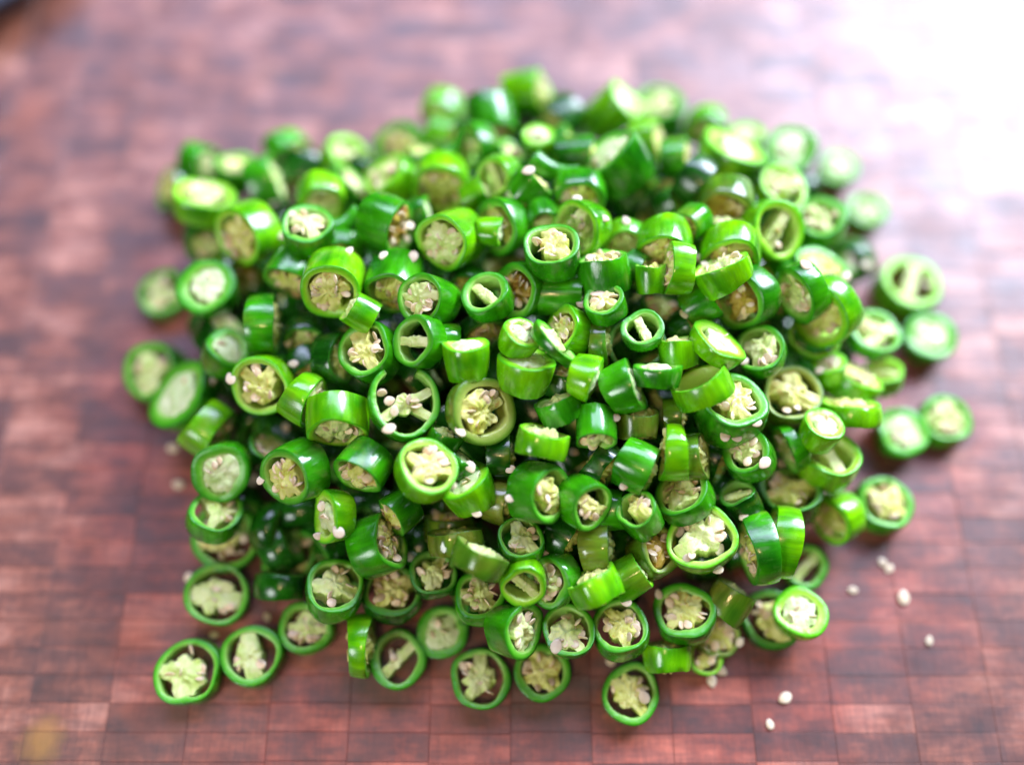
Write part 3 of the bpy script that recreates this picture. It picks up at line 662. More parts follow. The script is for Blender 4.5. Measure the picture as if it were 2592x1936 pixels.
LOOSE = [
    (2233, 1423, 1.0, 'tiny seed loose on the board, above-right of the white-cored disc at lower right'),
    (2250, 1440, 1.0, 'tiny chilli seed loose on the board, below and right of the stacked ring at right'),
    (2157, 1494, 1.0, 'tiny seed loose on the board, just above-right of the white-cored disc at lower right'),
    (2286, 1512, 2.0, 'plump chilli seed loose on the board, right of the white-cored disc at lower right'),
    (2351, 1621, 1.0, 'tiny chilli seed loose on the board, right of the white-cored disc at lower right'),
    (1986, 1766, 1.6, 'plump chilli seed loose on the board, below the white-cored disc at lower right'),
    (1825, 1697, 1.3, 'pale chilli seed caught on the heap, right of the bottommost slice'),
    (1801, 1723, 1.3, 'pale seed caught on the heap, below-left of the white-cored disc at lower right'),
    (1872, 1625, 1.0, 'tiny seed caught on the heap, just below-left of the white-cored disc at lower right'),
    (1948, 1832, 1.0, 'tiny chilli seed loose on the board, below the white-cored disc at lower right'),
    (2328, 300, 1.5, 'plump seed loose on the board, above-right of the lone round slice at upper right'),
    (2191, 670, 1.3, 'pale seed loose on the board, just above-left of the one-holed oval at far right'),
    (2140, 703, 1.3, 'pale seed caught on the heap, just above-right of the big yellow-centred slice at right'),
    (439, 1135, 1.3, 'pale chilli seed loose on the board, just left of the white-cored slice at lower left'),
    (452, 1227, 1.5, 'plump chilli seed loose on the board, just left of the white-cored slice at lower left'),
    (477, 1461, 1.0, 'tiny chilli seed caught on the heap, above the bottom left corner slice'),
    (677, 1563, 1.0, 'tiny chilli seed loose on the board, above and right of the bottom left corner slice'),
    (543, 1606, 1.0, 'tiny seed caught on the heap, just above-right of the bottom left corner slice'),
    (692, 515, 1.3, 'pale chilli seed caught on the heap, just below the topmost slice of the left shoulder'),
    (741, 499, 1.0, 'tiny chilli seed caught on the heap, just below the topmost slice of the left shoulder'),
    (737, 544, 1.0, 'tiny seed caught on the heap, above-left of the long seedy barrel left of centre'),
    (711, 597, 1.0, 'tiny seed caught on the heap, below-right of the wide bright slice at upper left'),
    (884, 637, 1.0, 'tiny seed caught on the heap, just above-right of the long seedy barrel left of centre'),
    (971, 648, 1.0, 'tiny chilli seed caught on the heap, left of the seedy barrel at upper centre'),
    (1046, 653, 1.5, 'plump seed caught on the heap, just below-left of the seedy barrel at upper centre'),
    (1337, 435, 1.6, 'plump chilli seed caught on the heap, lying on the long curved tail tip'),
    (1337, 394, 1.1, 'pale seed caught on the heap, just above-left of the long curved tail tip'),
    (1438, 495, 1.2, 'pale chilli seed caught on the heap, lying on the long curved tail tip'),
    (1460, 504, 1.1, 'pale seed caught on the heap, just below-right of the long curved tail tip'),
    (1584, 561, 1.2, 'pale chilli seed caught on the heap, just below the big diagonal chunk at upper right'),
    (1530, 555, 1.0, 'tiny chilli seed caught on the heap, just below the big diagonal chunk at upper right'),
    (1470, 772, 1.1, 'pale seed caught on the heap, just below-right of the pale-rimmed slice at top centre'),
    (1557, 1059, 1.0, 'tiny seed caught on the heap, above-left of the tall bright band right of centre'),
    (1163, 1094, 1.3, 'pale chilli seed caught on the heap, lying on the big olive oval slice'),
    (985, 1087, 1.4, 'plump chilli seed caught on the heap, lying on the broken open ring'),
    (1321, 644, 1.0, 'tiny chilli seed caught on the heap, just left of the pale-rimmed slice at top centre'),
    (941, 1100, 1.0, 'tiny chilli seed caught on the heap, just below and left of the broken open ring'),
    (1769, 655, 1.3, 'pale chilli seed caught on the heap, just above and left of the brown-hearted slice'),
    (1785, 672, 1.0, 'tiny chilli seed caught on the heap, just above and left of the brown-hearted slice'),
    (1731, 796, 1.2, 'pale chilli seed caught on the heap, just above and left of the white-faced diagonal slice'),
    (1956, 910, 1.2, 'pale chilli seed caught on the heap, just right of the white-faced diagonal slice'),
    (1915, 1072, 1.0, 'tiny chilli seed caught on the heap, lying on the large chunk right of centre'),
    (1835, 1103, 1.3, 'pale chilli seed caught on the heap, lying on the large chunk right of centre'),
    (1864, 1110, 1.0, 'tiny seed caught on the heap, just right of the tall bright band right of centre'),
    (2038, 673, 1.3, 'pale seed caught on the heap, just above-left of the big yellow-centred slice at right'),
    (2101, 913, 1.3, 'pale chilli seed caught on the heap, just below the big yellow-centred slice at right'),
    (2073, 939, 1.0, 'tiny chilli seed caught on the heap, just below the big yellow-centred slice at right'),
    (1883, 916, 1.0, 'tiny chilli seed caught on the heap, just below and right of the white-faced diagonal slice'),
    (730, 868, 1.0, 'tiny seed caught on the heap, just below-right of the upright band at left'),
    (743, 922, 1.2, 'pale seed caught on the heap, just above-right of the yellow-hearted slice at left'),
    (724, 1084, 1.2, 'pale seed caught on the heap, just below-right of the yellow-hearted slice at left'),
    (585, 960, 1.3, 'pale chilli seed caught on the heap, just left of the yellow-hearted slice at left'),
    (537, 966, 1.0, 'tiny chilli seed caught on the heap, just left of the yellow-hearted slice at left'),
    (645, 1215, 1.2, 'pale chilli seed caught on the heap, just right of the white-cored slice at lower left'),
    (661, 1215, 1.0, 'tiny chilli seed caught on the heap, just right of the white-cored slice at lower left'),
    (778, 1370, 1.3, 'pale seed caught on the heap, below-right of the white-cored slice at lower left'),
    (806, 1357, 1.0, 'tiny seed caught on the heap, below-right of the white-cored slice at lower left'),
    (857, 1347, 1.6, 'plump seed caught on the heap, below-left of the bright seedy disc below the open ring'),
    (813, 1281, 1.0, 'tiny chilli seed caught on the heap, right of the white-cored slice at lower left'),
    (998, 1455, 1.1, 'pale chilli seed caught on the heap, below and left of the olive side-on stack'),
    (1039, 1408, 1.0, 'tiny chilli seed caught on the heap, just left of the olive side-on stack'),
    (1381, 1398, 1.4, 'plump seed caught on the heap, just above-left of the bright square-cut piece near the bottom'),
    (1147, 1230, 1.1, 'pale chilli seed caught on the heap, just above the olive side-on stack'),
    (1191, 1183, 1.3, 'pale chilli seed caught on the heap, just below the big olive oval slice'),
    (1580, 1230, 1.0, 'tiny seed caught on the heap, just below-left of the tall bright band right of centre'),
    (1452, 1145, 1.0, 'tiny chilli seed caught on the heap, just right of the bright tilted plank-like band'),
    (1103, 1297, 1.0, 'tiny chilli seed caught on the heap, just above and left of the olive side-on stack'),
    (1207, 1300, 1.0, 'tiny chilli seed caught on the heap, just above and right of the olive side-on stack'),
    (1292, 1189, 1.0, 'tiny seed caught on the heap, just below-left of the bright tilted plank-like band'),
    (1292, 1262, 1.0, 'tiny chilli seed caught on the heap, above and right of the olive side-on stack'),
    (1934, 1173, 1.6, 'plump seed caught on the heap, just below-right of the large chunk right of centre'),
    (1881, 1308, 1.2, 'pale seed caught on the heap, just above-left of the tall curved band at lower right'),
    (1718, 1344, 1.6, 'plump chilli seed caught on the heap, lying on the big bright ring at lower right'),
    (1740, 1413, 1.2, 'pale chilli seed caught on the heap, lying on the big bright ring at lower right'),
    (1819, 1391, 1.3, 'pale seed caught on the heap, just left of the tall curved band at lower right'),
    (1816, 1442, 1.6, 'plump seed caught on the heap, just below-right of the big bright ring at lower right'),
    (1787, 1489, 1.4, 'plump chilli seed caught on the heap, just below the big bright ring at lower right'),
    (1585, 1525, 1.1, 'pale seed caught on the heap, just below-right of the bright square-cut piece near the bottom'),
    (1667, 1504, 1.0, 'tiny seed caught on the heap, just right of the bright square-cut piece near the bottom'),
    (1408, 1635, 1.9, 'plump seed caught on the heap, below-left of the bright square-cut piece near the bottom'),
    (1629, 1762, 1.7, 'plump chilli seed caught on the heap, lying on the bottommost slice'),
    (1545, 1675, 1.0, 'tiny chilli seed caught on the heap, just above and left of the bottommost slice'),
    (998, 1040, 1.2, 'pale chilli seed caught on the heap, lying on the broken open ring'),
]

OUT = [(330, 880), (360, 720), (340, 800), (395, 560), (440, 400), (600, 385), (760, 365), (960, 330), (1080, 235), (1320, 190), (1560, 215), (1820, 280),
       (2060, 360), (2230, 520), (2330, 700), (2360, 900), (2330, 1120), (2240, 1320), (2100, 1500), (2010, 1660), (1800, 1700),
       (1600, 1810), (1220, 1790), (960, 1720), (700, 1730), (430, 1740), (420, 1560), (420, 1380), (400, 1200), (350, 1030)]
poly = [on_board(*p) for p in OUT]
PX = np.array([p.x for p in poly]); PY = np.array([p.y for p in poly])

def inside_dist(x, y):
    n = len(PX); ins = False; dmin = 1e9
    j = n - 1
    for i in range(n):
        xi, yi, xj, yj = PX[i], PY[i], PX[j], PY[j]
        if (yi > y) != (yj > y) and x < (xj - xi) * (y - yi) / (yj - yi) + xi: ins = not ins
        dx, dy = xj - xi, yj - yi
        t = max(0, min(1, ((x - xi) * dx + (y - yi) * dy) / (dx * dx + dy * dy)))
        d = math.hypot(x - xi - t * dx, y - yi - t * dy); dmin = min(dmin, d)
        j = i
    return dmin if ins else 0.0

H_MAX, H_R = 0.039, 0.085
def heap(x, y):
    d = min(1.0, max(0.0, inside_dist(x, y) - 0.006) / H_R)
    return H_MAX * (1 - (1 - d) ** 1.9)

def make_pose(px, py, tilt, direc, z, D_px, L_px):
    d = ray(px, py)
    P = CAM + d * ((z - CAM.z) / d.z)
    depth = -(P - CAM).dot(CB)
    k = depth / F_PX
    v = (CAM - P).normalized()
    if tilt == 'b':
        nrm = Vector((0, 0, 1))
    else:
        xr = (CX - v * CX.dot(v)).normalized(); yr = v.cross(xr)
        tt, dd = math.radians(tilt), math.radians(direc)
        nrm = (xr * math.cos(dd) + yr * math.sin(dd)) * math.sin(tt) + v * math.cos(tt)
    D_, L_ = D_px * k, L_px * k
    ext = 0.5 * L_ * abs(nrm.z) + 0.5 * D_ * math.sqrt(max(0, 1 - nrm.z ** 2))
    return P, nrm, D_, L_, ext

pieces = []
for (pid, px, py, Dp, Lp, tilt, dr, typ, tone, up, label) in CAT:
    z = 0.006
    for _ in range(4):
        P, nrm, D_, L_, ext = make_pose(px, py, tilt, dr, z, Dp, Lp)
        if tilt == 'b': z = ext
        else: z = max(ext, heap(P.x, P.y) + 0.004 * (tone != 0) + up * 0.0009)
    if typ == 'T': L_, D_ = max(L_, D_), min(L_, D_)
    pieces.append(dict(id=pid, px=px, py=py, P=P, n=nrm, D=D_, L=L_, ext=ext, typ=typ, tone=tone, up=up, flat=tilt == 'b', label=label, dir=dr, tilt=tilt, vis=True))

# buried slices under the visible ones
rb = random.Random(11)
buried = []
for layer, (below, step) in enumerate(((0.0165, 0.0130), (0.027, 0.0135))):
    y = -0.085
    row = 0
    while y < 0.115:
        x = -0.125 + (row % 2) * step / 2
        while x < 0.15:
            bx, by = x + rb.uniform(-0.25, 0.25) * step, y + rb.uniform(-0.25, 0.25) * step
            hz = heap(bx, by) - below
            if inside_dist(bx, by) > 0.0225 and hz > -0.008:
                z = max(0.0055, hz)
                nrm = Vector((rb.gauss(0, 0.7), rb.gauss(0, 0.7), 0.22)).normalized()
                D_, L_ = rb.uniform(0.0125, 0.0155), rb.uniform(0.005, 0.008)
                ext = 0.5 * L_ * abs(nrm.z) + 0.5 * D_ * math.sqrt(max(0, 1 - nrm.z ** 2))
                P = Vector((bx, by, max(ext, z)))
                buried.append(dict(P=P, n=nrm, D=D_, L=L_, ext=ext, typ=rb.choice('FFS'), tone=0, up=-9, flat=False, vis=False, layer=layer))  # all in the deep tone: shade of the gaps put into the colour
            x += step
        y += step * 0.88
        row += 1
everything = pieces + buried

# ---- relax: push overlapping slices apart, visible ones only along their line of sight
M_ = len(everything)
C0 = np.array([p['P'][:] for p in everything]); NR = np.array([p['n'][:] for p in everything])
VD = np.array([((CAM - p['P']).normalized())[:] for p in everything])
vis = np.array([p['vis'] for p in everything]); flat = np.array([p['flat'] for p in everything]); ext = np.array([p['ext'] for p in everything])
pr = np.array([p['P'].z + p['up'] * 0.0012 for p in everything])
SP, SR, SI = [], [], []
for i, p in enumerate(everything):
    n_ = p['n']; a = n_.orthogonal().normalized(); b_ = n_.cross(a)
    r_s = min(p['L'], p['D']) / 2 * 0.92
    rr_ = max(0.0, p['D'] / 2 - r_s)
    if p['typ'] == 'T':
        pts = [(0, 0)]
    else:
        pts = [(0, 0)] + [(rr_ * math.cos(q * math.pi / 3.5), rr_ * math.sin(q * math.pi / 3.5)) for q in range(7)]
    for (u, w) in pts:
        SP.append((a * u + b_ * w)[:]); SR.append(r_s); SI.append(i)
SP = np.array(SP); SR = np.array(SR); SI = np.array(SI)
pos = C0.copy()
for it in range(70):
    S = pos[SI] + SP
    push = np.zeros_like(pos); cnt = np.zeros(M_)
    order = np.argsort(S[:, 0]); xs = S[order, 0]
    hi = np.searchsorted(xs, xs + 0.0105)
    A = np.repeat(np.arange(len(S)), hi - np.arange(len(S)) - 1)
    off_ = np.arange(len(A)) - np.repeat(np.cumsum(hi - np.arange(len(S)) - 1) - (hi - np.arange(len(S)) - 1), hi - np.arange(len(S)) - 1)
    B = A + 1 + off_
    A, B = order[A], order[B]
    keep = SI[A] != SI[B]; A, B = A[keep], B[keep]
    dv = S[A] - S[B]; dist = np.linalg.norm(dv, axis=1); ov = SR[A] + SR[B] - dist
    k = ov > 0
    A, B, ov = SI[A[k]], SI[B[k]], ov[k]
    if len(A) == 0: break
    top = np.where(pr[A] >= pr[B], A, B); low = np.where(pr[A] >= pr[B], B, A)
    np.maximum.at(cnt, top, ov)
    dn = np.zeros(M_); np.maximum.at(dn, low, ov)
    mv = 0.30 * (cnt * 0.8 - dn * 1.0)
    mv[flat] = 0
    spring = ((C0 - pos) * VD).sum(1) * 0.04
    pos += VD * (mv + spring)[:, None]
    # limits
    t = ((pos - C0) * VD).sum(1); t = np.clip(t, -0.010, 0.0065)
    t[~vis] = np.clip(t[~vis], -0.012, 0.0)
    pos = C0 + VD * t[:, None]
    low_z = pos[:, 2] < ext
    pos[low_z] += VD[low_z] * ((ext[low_z] - pos[low_z, 2]) / VD[low_z, 2])[:, None]
for i, p in enumerate(everything):
    q = Vector(pos[i])
    if p['vis']:   # keep the apparent size
        s = (q - CAM).length / (p['P'] - CAM).length
        p['D'] *= s; p['L'] *= s
    p['P'] = q

# ------------------------------------------------------------------ build the slices
GROUP = 'sliced green chillies heaped on the board'
def frame_matrix(P, n, twist):
    q = Vector((0, 0, 1)).rotation_difference(n)
    return Matrix.Translation(P) @ q.to_matrix().to_4x4() @ Matrix.Rotation(twist, 4, 'Z')

def add_seeds(root, r_, cnt, shape, wall, rc, L_, ribs, rib_w, size, spread=1.0):
    made = 0
    c0 = r_.uniform(0, 6.28); t_run = c0
    for _ in range(cnt * 6):
        if made >= cnt: break
        loose = r_.random() < 0.3
        t_run += r_.uniform(0.20, 0.36) if made < cnt * 0.6 else r_.uniform(0.4, 2.2)
        t = r_.uniform(0, 6.283) if loose else t_run % (2 * math.pi)
        if any(abs((t - a + math.pi) % (2 * math.pi) - math.pi) < 0.28 for a in ribs): continue
        rin = shape(t) - wall
        lo = rc * (0.1 if loose else 0.72); hi_ = max(lo + 0.0003, rin - size * 0.45)
        r = r_.uniform(lo, hi_)
        s = link('seed', r_.choice(SEEDS), root); made += 1
        z = L_ / 2 - r_.uniform(-0.0002, 0.0008)
        m = Matrix.Translation((r * math.cos(t), r * math.sin(t), z)) @ Matrix.Rotation(t + math.pi + r_.gauss(0, 1.6 if loose else 0.35), 4, 'Z') @ Matrix.Rotation(r_.gauss(0.25, 0.3), 4, 'Y') @ Matrix.Rotation(r_.choice([r_.gauss(0, 0.4), r_.uniform(0.8, 1.5)]), 4, 'X')
        k = size / 0.0031
        s.matrix_basis = m @ Matrix.Diagonal((k, k * r_.uniform(0.8, 1.05), k, 1))

def build_slice(p, idx):
    r_ = random.Random(1000 + idx * 17)
    typ, tone, D_, L_ = p['typ'], p['tone'], p['D'], p['L']
    R = D_ / 2
    root = bpy.data.objects.new('chilli_slice', None); col.objects.link(root)
    root.empty_display_size = 0.004
    root['label'] = p['label']; root['category'] = 'chilli slice'; root['group'] = p.get('group', GROUP)
    n = p['n']; twist = r_.uniform(0, 6.283)
    if typ == 'T':
        v = (CAM - p['P']).normalized()
        xr = (CX - v * CX.dot(v)).normalized(); yr = v.cross(xr)
        dd = math.radians(p['dir'])
        ax = (xr * math.cos(dd) + yr * math.sin(dd)); zz = v
        yy = zz.cross(ax)
        root.matrix_basis = Matrix.Translation(p['P']) @ Matrix((ax, yy, zz)).transposed().to_4x4()
        link('flesh_wall', horn_mesh(L_, D_, tone, r_), root)
        return root
    root.matrix_basis = frame_matrix(p['P'], n, twist)
    shape = harmonics(R, r_, 0.05 if typ != 'E' else 0.03)
    taper = r_.uniform(0.88, 1.08); slant = max(-0.13, min(0.13, r_.gauss(0, 0.07)))
    if typ == 'F':
        wall = R * r_.uniform(0.20, 0.29)
        link('flesh_wall', wall_mesh('flesh_wall', shape, wall, L_, tone, r_, taper=taper, slant=slant), root)
        ribs = [r_.uniform(0, 2), 0]; ribs[1] = ribs[0] + r_.uniform(2.2, 3.8); rib_w = R * 0.17
        if r_.random() < 0.5: ribs.append(ribs[1] + r_.uniform(1.1, 1.6))
        rc = (R - wall) * r_.uniform(0.66, 0.82)
        pm = 'brown' if p.get('id') in (64, 76, 211, 21, 122, 45, 173) else r_.choice(['yellow', 'yellow', 'green'])
        if p.get('id') in (17, 28, 195, 135, 139, 156): pm = 'yellow'
        link('pith', core_mesh('pith', shape, wall, L_, rc, ribs, rib_w, PITH[pm], r_, 0.0013, dome=0.0006, off=(r_.gauss(0, 0.05) * R, r_.gauss(0, 0.05) * R)), root)
        if p['vis'] and (p['flat'] or p['tilt'] < 80): add_seeds(root, r_, r_.randint(8, 13), shape, wall, rc, L_, ribs, rib_w, 0.0030)
    elif typ == 'S':
        wall = R * (r_.uniform(0.15, 0.22) if p['flat'] or p['tilt'] < 30 else r_.uniform(0.18, 0.27))
        link('flesh_wall', wall_mesh('flesh_wall', shape, wall, L_, tone, r_, taper=taper, slant=slant), root)
        a = r_.uniform(0, 6.28); nb = r_.choice([2, 2, 3]); ribs = [a + k * 2 * math.pi / nb + r_.gauss(0, 0.35) for k in range(nb)]
        rib_w = R * r_.uniform(0.19, 0.30)
        rc = (R - wall) * r_.uniform(0.50, 0.74)
        link('pith', core_mesh('pith', shape, wall, L_ * 0.94, rc, ribs, rib_w, PITH[r_.choice(['green', 'yellow', 'green'])], r_, 0.0012, dome=0.0008, off=(r_.gauss(0, 0.06) * R, r_.gauss(0, 0.06) * R)), root)
        if p['vis'] and (p['flat'] or p['tilt'] < 80): add_seeds(root, r_, r_.randint(4, 8), shape, wall, rc, L_, ribs, rib_w, 0.0030)
    elif typ == 'H':
        wall = R * 0.27
        link('flesh_wall', wall_mesh('flesh_wall', shape, wall, L_, tone, r_, taper=taper, slant=slant), root)
        a = r_.uniform(0, 6.28)
        link('pith', core_mesh('pith', shape, wall, L_ * 0.96, R * 0.2, [a, a + math.pi], R * 0.20, PITH['green'], r_, 0.0004), root)
        if p['vis'] and D_ > 0.0135: add_seeds(root, r_, 2, shape, wall, R * 0.15, L_, [a, a + math.pi], R * 0.2, 0.0024)
    elif typ in 'WC':
        wall = R * 0.36
        link('flesh_wall', wall_mesh('flesh_wall', shape, wall, L_, tone, r_, taper=0.86, slant=slant * 0.6, closed=(typ == 'C' or (p['flat'] and r_.random() < 0.5))), root)
        ho = r_.random() < 0.55
        link('pith', core_mesh('pith', shape, wall, L_, (R - wall) * (0.80 if ho else 0.98), [r_.uniform(0, 6.28) for _ in range(3)], R * 0.34, PITH['white'], r_, 0.0005, lift=0.0002, dome=0.0005), root)
        if p['flat'] or p['tilt'] < 70: add_seeds(root, r_, r_.randint(1, 4), shape, wall, (R - wall) * 0.7, L_ + 0.0016, [], R * 0.2, 0.0025)
    elif typ == 'E':
        wall = R * 0.17
        link('flesh_wall', wall_mesh('flesh_wall', shape, wall, L_, tone, r_, taper=taper), root)
    elif typ == 'O':
        wall = R * 0.15
        # the gap of the ring faces the top of the photograph
        root.matrix_basis = frame_matrix(p['P'], n, 0)
        up_l = root.matrix_basis.to_3x3().inverted() @ CU
        ga = math.atan2(up_l.y, up_l.x) + 0.15
        shape0 = harmonics(R * 0.93, r_, 0.03)
        sh = lambda t: shape0(t) * (1 + 0.10 * max(0, math.cos(t - ga)))
        link('flesh_wall', wall_mesh('flesh_wall', sh, wall, L_, tone, r_, arc=(ga + 0.40, ga + 2 * math.pi - 0.52), nseg=60), root)
        link('pith', core_mesh('pith', sh, wall, L_ * 0.8, R * 0.27, [ga - 1.3, ga - 2.2, ga + 2.0], R * 0.13, PITH['green'], r_, 0.0010, off=(0.0, 0.0)), root)
        add_seeds(root, r_, 5, sh, wall, R * 0.25, L_, [], R * 0.2, 0.0030)
    return root

# ------------------------------------------------------------------ the board
board = bpy.data.objects.new('cutting_board', None); col.objects.link(board)
board['label'] = 'reddish-brown end-grain wooden cutting board under the heap of chillies'; board['category'] = 'cutting board'
BW, X0, X1, Y0, Y1 = 0.0214, -0.30, 0.30, -0.20, 0.30
slab_v = [(x, y, z) for z in (-0.032, -0.00012) for (x, y) in ((X0, Y0), (X1, Y0), (X1, Y1), (X0, Y1))]
slab_f = [(3, 2, 1, 0), (4, 5, 6, 7), (0, 1, 5, 4), (1, 2, 6, 5), (2, 3, 7, 6), (3, 0, 4, 7)]
link('glue_layer', mesh_from('glue_layer', slab_v, slab_f, [joint], smooth=False), board)
rw = random.Random(5)
cands = []
nc = int((X1 - X0) / BW)
for c_ in range(nc):
    x0 = X0 + c_ * BW
    y = Y0 + rw.uniform(0, 0.0008)
    while y < Y1 - 0.02:
        hgt = 0.0072
        cands.append((x0, y, BW, hgt, rw.betavariate(5, 5), rw.uniform(-0.00005, 0.00005)))
        y += hgt
def block_geo(bk, V, Fc, T):
    x0, y0, w, h, tint, dz = bk
    g = 0.00004; bv = 0.00012; b0 = len(V)
    for (z, inset) in ((-0.002, 0), (dz - bv, 0), (dz, bv)):
        for (sx, sy) in ((0, 0), (1, 0), (1, 1), (0, 1)):
            V.append((x0 + g + inset + sx * (w - 2 * (g + inset)), y0 + g + inset + sy * (h - 2 * (g + inset)), z)); T.append(tint)
    for k in range(2):
        for i in range(4):
            j = (i + 1) % 4
            Fc.append((b0 + k * 4 + i, b0 + k * 4 + j, b0 + (k + 1) * 4 + j, b0 + (k + 1) * 4 + i))
    Fc.append((b0 + 8, b0 + 9, b0 + 10, b0 + 11))
def seen(bk):
    c3 = Vector((bk[0] + bk[2] / 2, bk[1] + bk[3] / 2, 0)) - CAM
    dpt = -c3.dot(CB); u = abs(c3.dot(CX)) / dpt * F_PX; w = abs(c3.dot(CU)) / dpt * F_PX
    inview = u < W_PX / 2 + 60 and w < H_PX / 2 + 40
    hidden = inside_dist(bk[0] + bk[2] / 2, bk[1] + bk[3] / 2) > 0.016
    return (inview and not hidden, -dpt)
cands.sort(key=seen, reverse=True)
for bk in cands[:300]:
    V, Fc, T = [], [], []
    block_geo(bk, V, Fc, T)
    link('block', mesh_from('block', V, Fc, [wood], None, {'tint': T}, smooth=False), board)
V, Fc, T = [], [], []
for bk in cands[300:]: block_geo(bk, V, Fc, T)
rest = link('block_field', mesh_from('block_field', V, Fc, [wood], None, {'tint': T}, smooth=False), board); rest['kind'] = 'stuff'

# ------------------------------------------------------------------ pan whose rim crosses the top left corner
pc = on_board(-170, -190)
pan = bpy.data.objects.new('pan', None); col.objects.link(pan); pan.location = (pc.x, pc.y, 0)
pan['label'] = 'dark pan with grey rim cut off by the top left corner'; pan['category'] = 'pan'
def lathe(name, prof, mat, parent, seg=96):
    V, Fc = [], []
    for (r, z) in prof:
        for i in range(seg):
            t = 2 * math.pi * i / seg; V.append((r * math.cos(t), r * math.sin(t), z))
    for k in range(len(prof) - 1):
        for i in range(seg):
            j = (i + 1) % seg
            Fc.append((k * seg + i, k * seg + j, (k + 1) * seg + j, (k + 1) * seg + i))
    return link(name, mesh_from(name, V, Fc, [mat]), parent)
PR = 0.0660
lathe('body', [(0.0005, 0.0012), (PR * 0.75, 0.0012), (PR * 0.80, 0.002), (PR * 0.82, 0.012)], enamel_in, pan)
lathe('rim', [(PR * 0.80, 0.0010), (PR * 0.86, 0.0015), (PR * 0.985, 0.012), (PR * 1.0, 0.0135), (PR * 0.985, 0.0148), (PR * 0.88, 0.0148), (PR * 0.82, 0.012)], enamel, pan)

# ------------------------------------------------------------------ slices
for i, p in enumerate(pieces):
    build_slice(p, i)
LANDMARKS = {
    (1023, 1024): 'the broken open ring',
    (1397, 642): 'the pale-rimmed slice at top centre',
    (845, 715): 'the long seedy barrel left of centre',
    (1213, 1040): 'the big olive oval slice',
    (1776, 1367): 'the big bright ring at lower right',
    (1850, 1037): 'the large chunk right of centre',
    (673, 973): 'the yellow-hearted slice at left',
    (1079, 1189): 'the bright seedy disc below the open ring',
    (1155, 1368): 'the olive side-on stack',
    (2023, 1558): 'the white-cored disc at lower right',
    (2086, 788): 'the big yellow-centred slice at right',
    (1406, 432): 'the long curved tail tip',
    (1154, 372): 'the upright horn tip',
    (531, 737): 'the pale oval slice at the left edge',
    (1842, 402): 'the long white-topped slice at upper right',
    (1331, 240): 'the topmost upright chunk',
    (1892, 752): 'the brown-hearted slice',
    (1143, 605): 'the seedy barrel at upper centre',
    (664, 821): 'the upright band at left',
    (567, 1188): 'the white-cored slice at lower left',
    (1507, 1489): 'the bright square-cut piece near the bottom',
    (1594, 1756): 'the bottommost slice',
    (482, 1701): 'the bottom left corner slice',
    (913, 1633): 'the upright band at bottom left',
    (2297, 727): 'the one-holed oval at far right',
    (1706, 1143): 'the tall bright band right of centre',
    (1565, 420): 'the big diagonal chunk at upper right',
    (1810, 876): 'the white-faced diagonal slice',
    (1996, 390): 'the glaring white slice at upper right',
    (518, 515): 'the wide bright slice at upper left',
    (1920, 1390): 'the tall curved band at lower right',
    (1182, 910): 'the bright white-topped chunk',
    (1373, 1122): 'the bright tilted plank-like band',
    (727, 385): 'the topmost slice of the left shoulder',
    (1122, 1602): 'the solid white slice at bottom',
    (1611, 880): 'the empty dark ring',
    (2096, 1172): 'the stacked ring at right',
    (2274, 1101): 'the loose white slice at right edge',
    (2187, 543): 'the lone round slice at upper right',
}
used_labels = set()
def to_pixel(P):
    c3 = P - CAM; d = -c3.dot(CB)
    return W_PX / 2 + c3.dot(CX) / d * F_PX, H_PX / 2 - c3.dot(CU) / d * F_PX
def buried_label(p):
    x, y = to_pixel(p['P'])
    near = sorted(LANDMARKS, key=lambda q: (q[0] - x) ** 2 + (q[1] - y) ** 2)
    for look in ('dark slice sunk in the gap', 'shaded slice wedged deep', 'dim green slice half buried', 'dark slice edge showing', 'shadowed slice'):
        for q in near[:3]:
            a = math.degrees(math.atan2(q[1] - y, x - q[0])) % 360
            dw = ('right of', 'above and right of', 'above', 'above and left of', 'left of', 'below and left of', 'below', 'below and right of')[int(((a + 22.5) % 360) // 45)]
            s = look + ' ' + dw + ' ' + LANDMARKS[q]
            if s not in used_labels and len(s.split()) <= 16:
                used_labels.add(s); return s
    return 'dark green chilli slice buried in the shaded gaps between the upper slices'
buried.sort(key=lambda p: (p['layer'], -inside_dist(p['P'].x, p['P'].y)))
n_ind = 300 - len(pieces)
for i, p in enumerate(buried[:n_ind]):
    p['label'] = buried_label(p)
    p['group'] = 'chilli slices buried inside the heap'
    p['tilt'] = 85
    build_slice(p, 5000 + i)
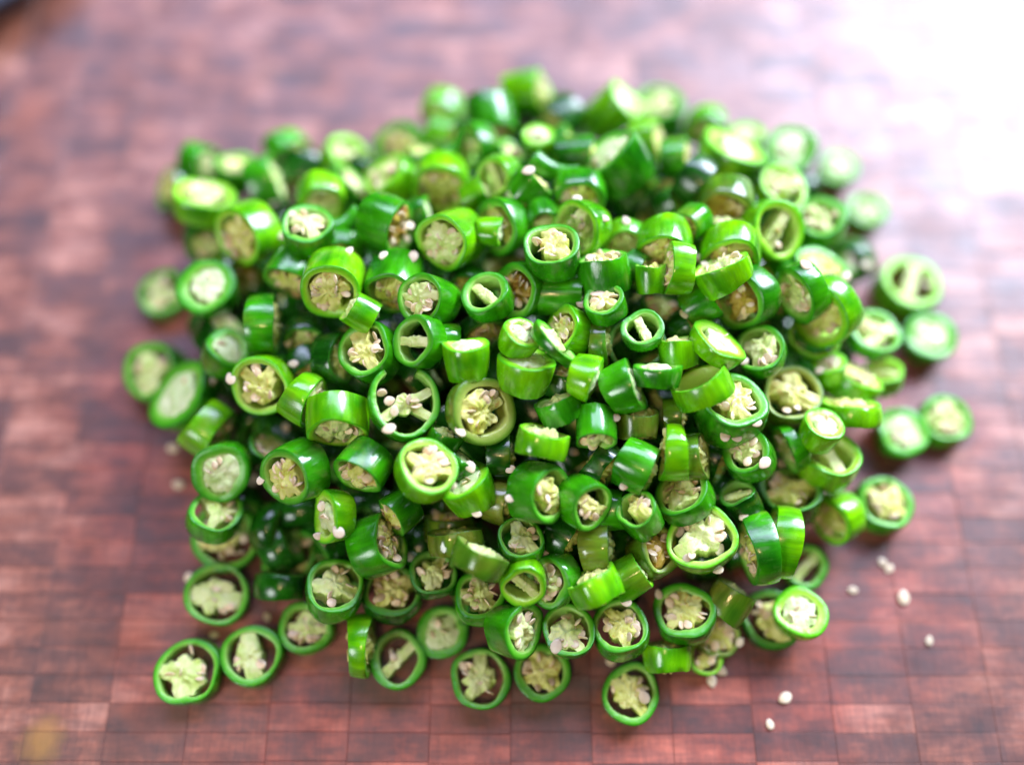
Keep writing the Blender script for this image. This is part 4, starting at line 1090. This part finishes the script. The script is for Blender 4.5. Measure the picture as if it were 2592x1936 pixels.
# the deepest ones, joined
V, Fc, MI, D = [], [], [], []
for i, p in enumerate(buried[n_ind:]):
    r_ = random.Random(i); R = p['D'] / 2
    me = wall_mesh('tmp', harmonics(R, r_, 0.04), R * 0.4, p['L'], 0, r_, lite=True)
    M4 = frame_matrix(p['P'], p['n'], 0); b0 = len(V)
    V += [tuple(M4 @ v.co) for v in me.vertices]
    for f in me.polygons: Fc.append(tuple(b0 + q for q in f.vertices)); MI.append(f.material_index)
    D += [a.value for a in me.attributes['depth'].data]
    bpy.data.meshes.remove(me)
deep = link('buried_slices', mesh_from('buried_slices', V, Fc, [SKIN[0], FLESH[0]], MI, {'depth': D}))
deep['kind'] = 'stuff'; deep['label'] = 'deepest chilli slices at the bottom of the heap, seen only in its dark gaps'; deep['category'] = 'chilli slices'

# ------------------------------------------------------------------ loose seeds lying on the board and on the slices
bpy.context.view_layer.update()
dg = bpy.context.evaluated_depsgraph_get()
hits = []
for (px, py, sz, label) in LOOSE:
    d = ray(px, py).normalized()
    ok, loc, nrm, fi, ob, mt = sc.ray_cast(dg, CAM, d)
    if not ok: loc, nrm = on_board(px, py), Vector((0, 0, 1))
    hits.append((loc.copy(), nrm.copy()))
for i, ((px, py, sz, label), (loc, nrm)) in enumerate(zip(LOOSE, hits)):
    r_ = random.Random(300 + i)
    nn = (nrm * 0.5 + Vector((0, 0, 0.5)) + (CAM - loc).normalized() * 0.3).normalized() if nrm.z > -0.2 else Vector((0, 0, 1))
    s = link('chilli_seed', r_.choice(SEEDS_PALE))
    k = (0.85 if sz < 1.25 else 1.0) * min(1.2, 0.72 + sz * 0.24)
    s.matrix_basis = Matrix.Translation(loc + nn * 0.0005 * k) @ Vector((0, 0, 1)).rotation_difference(nn).to_matrix().to_4x4() @ Matrix.Rotation(r_.uniform(0, 6.28), 4, 'Z') @ Matrix.Diagonal((k * 1.12, k * 0.98, k * 0.85, 1))
    s['label'] = label; s['category'] = 'chilli seed'; s['group'] = 'loose chilli seeds scattered over board and heap'
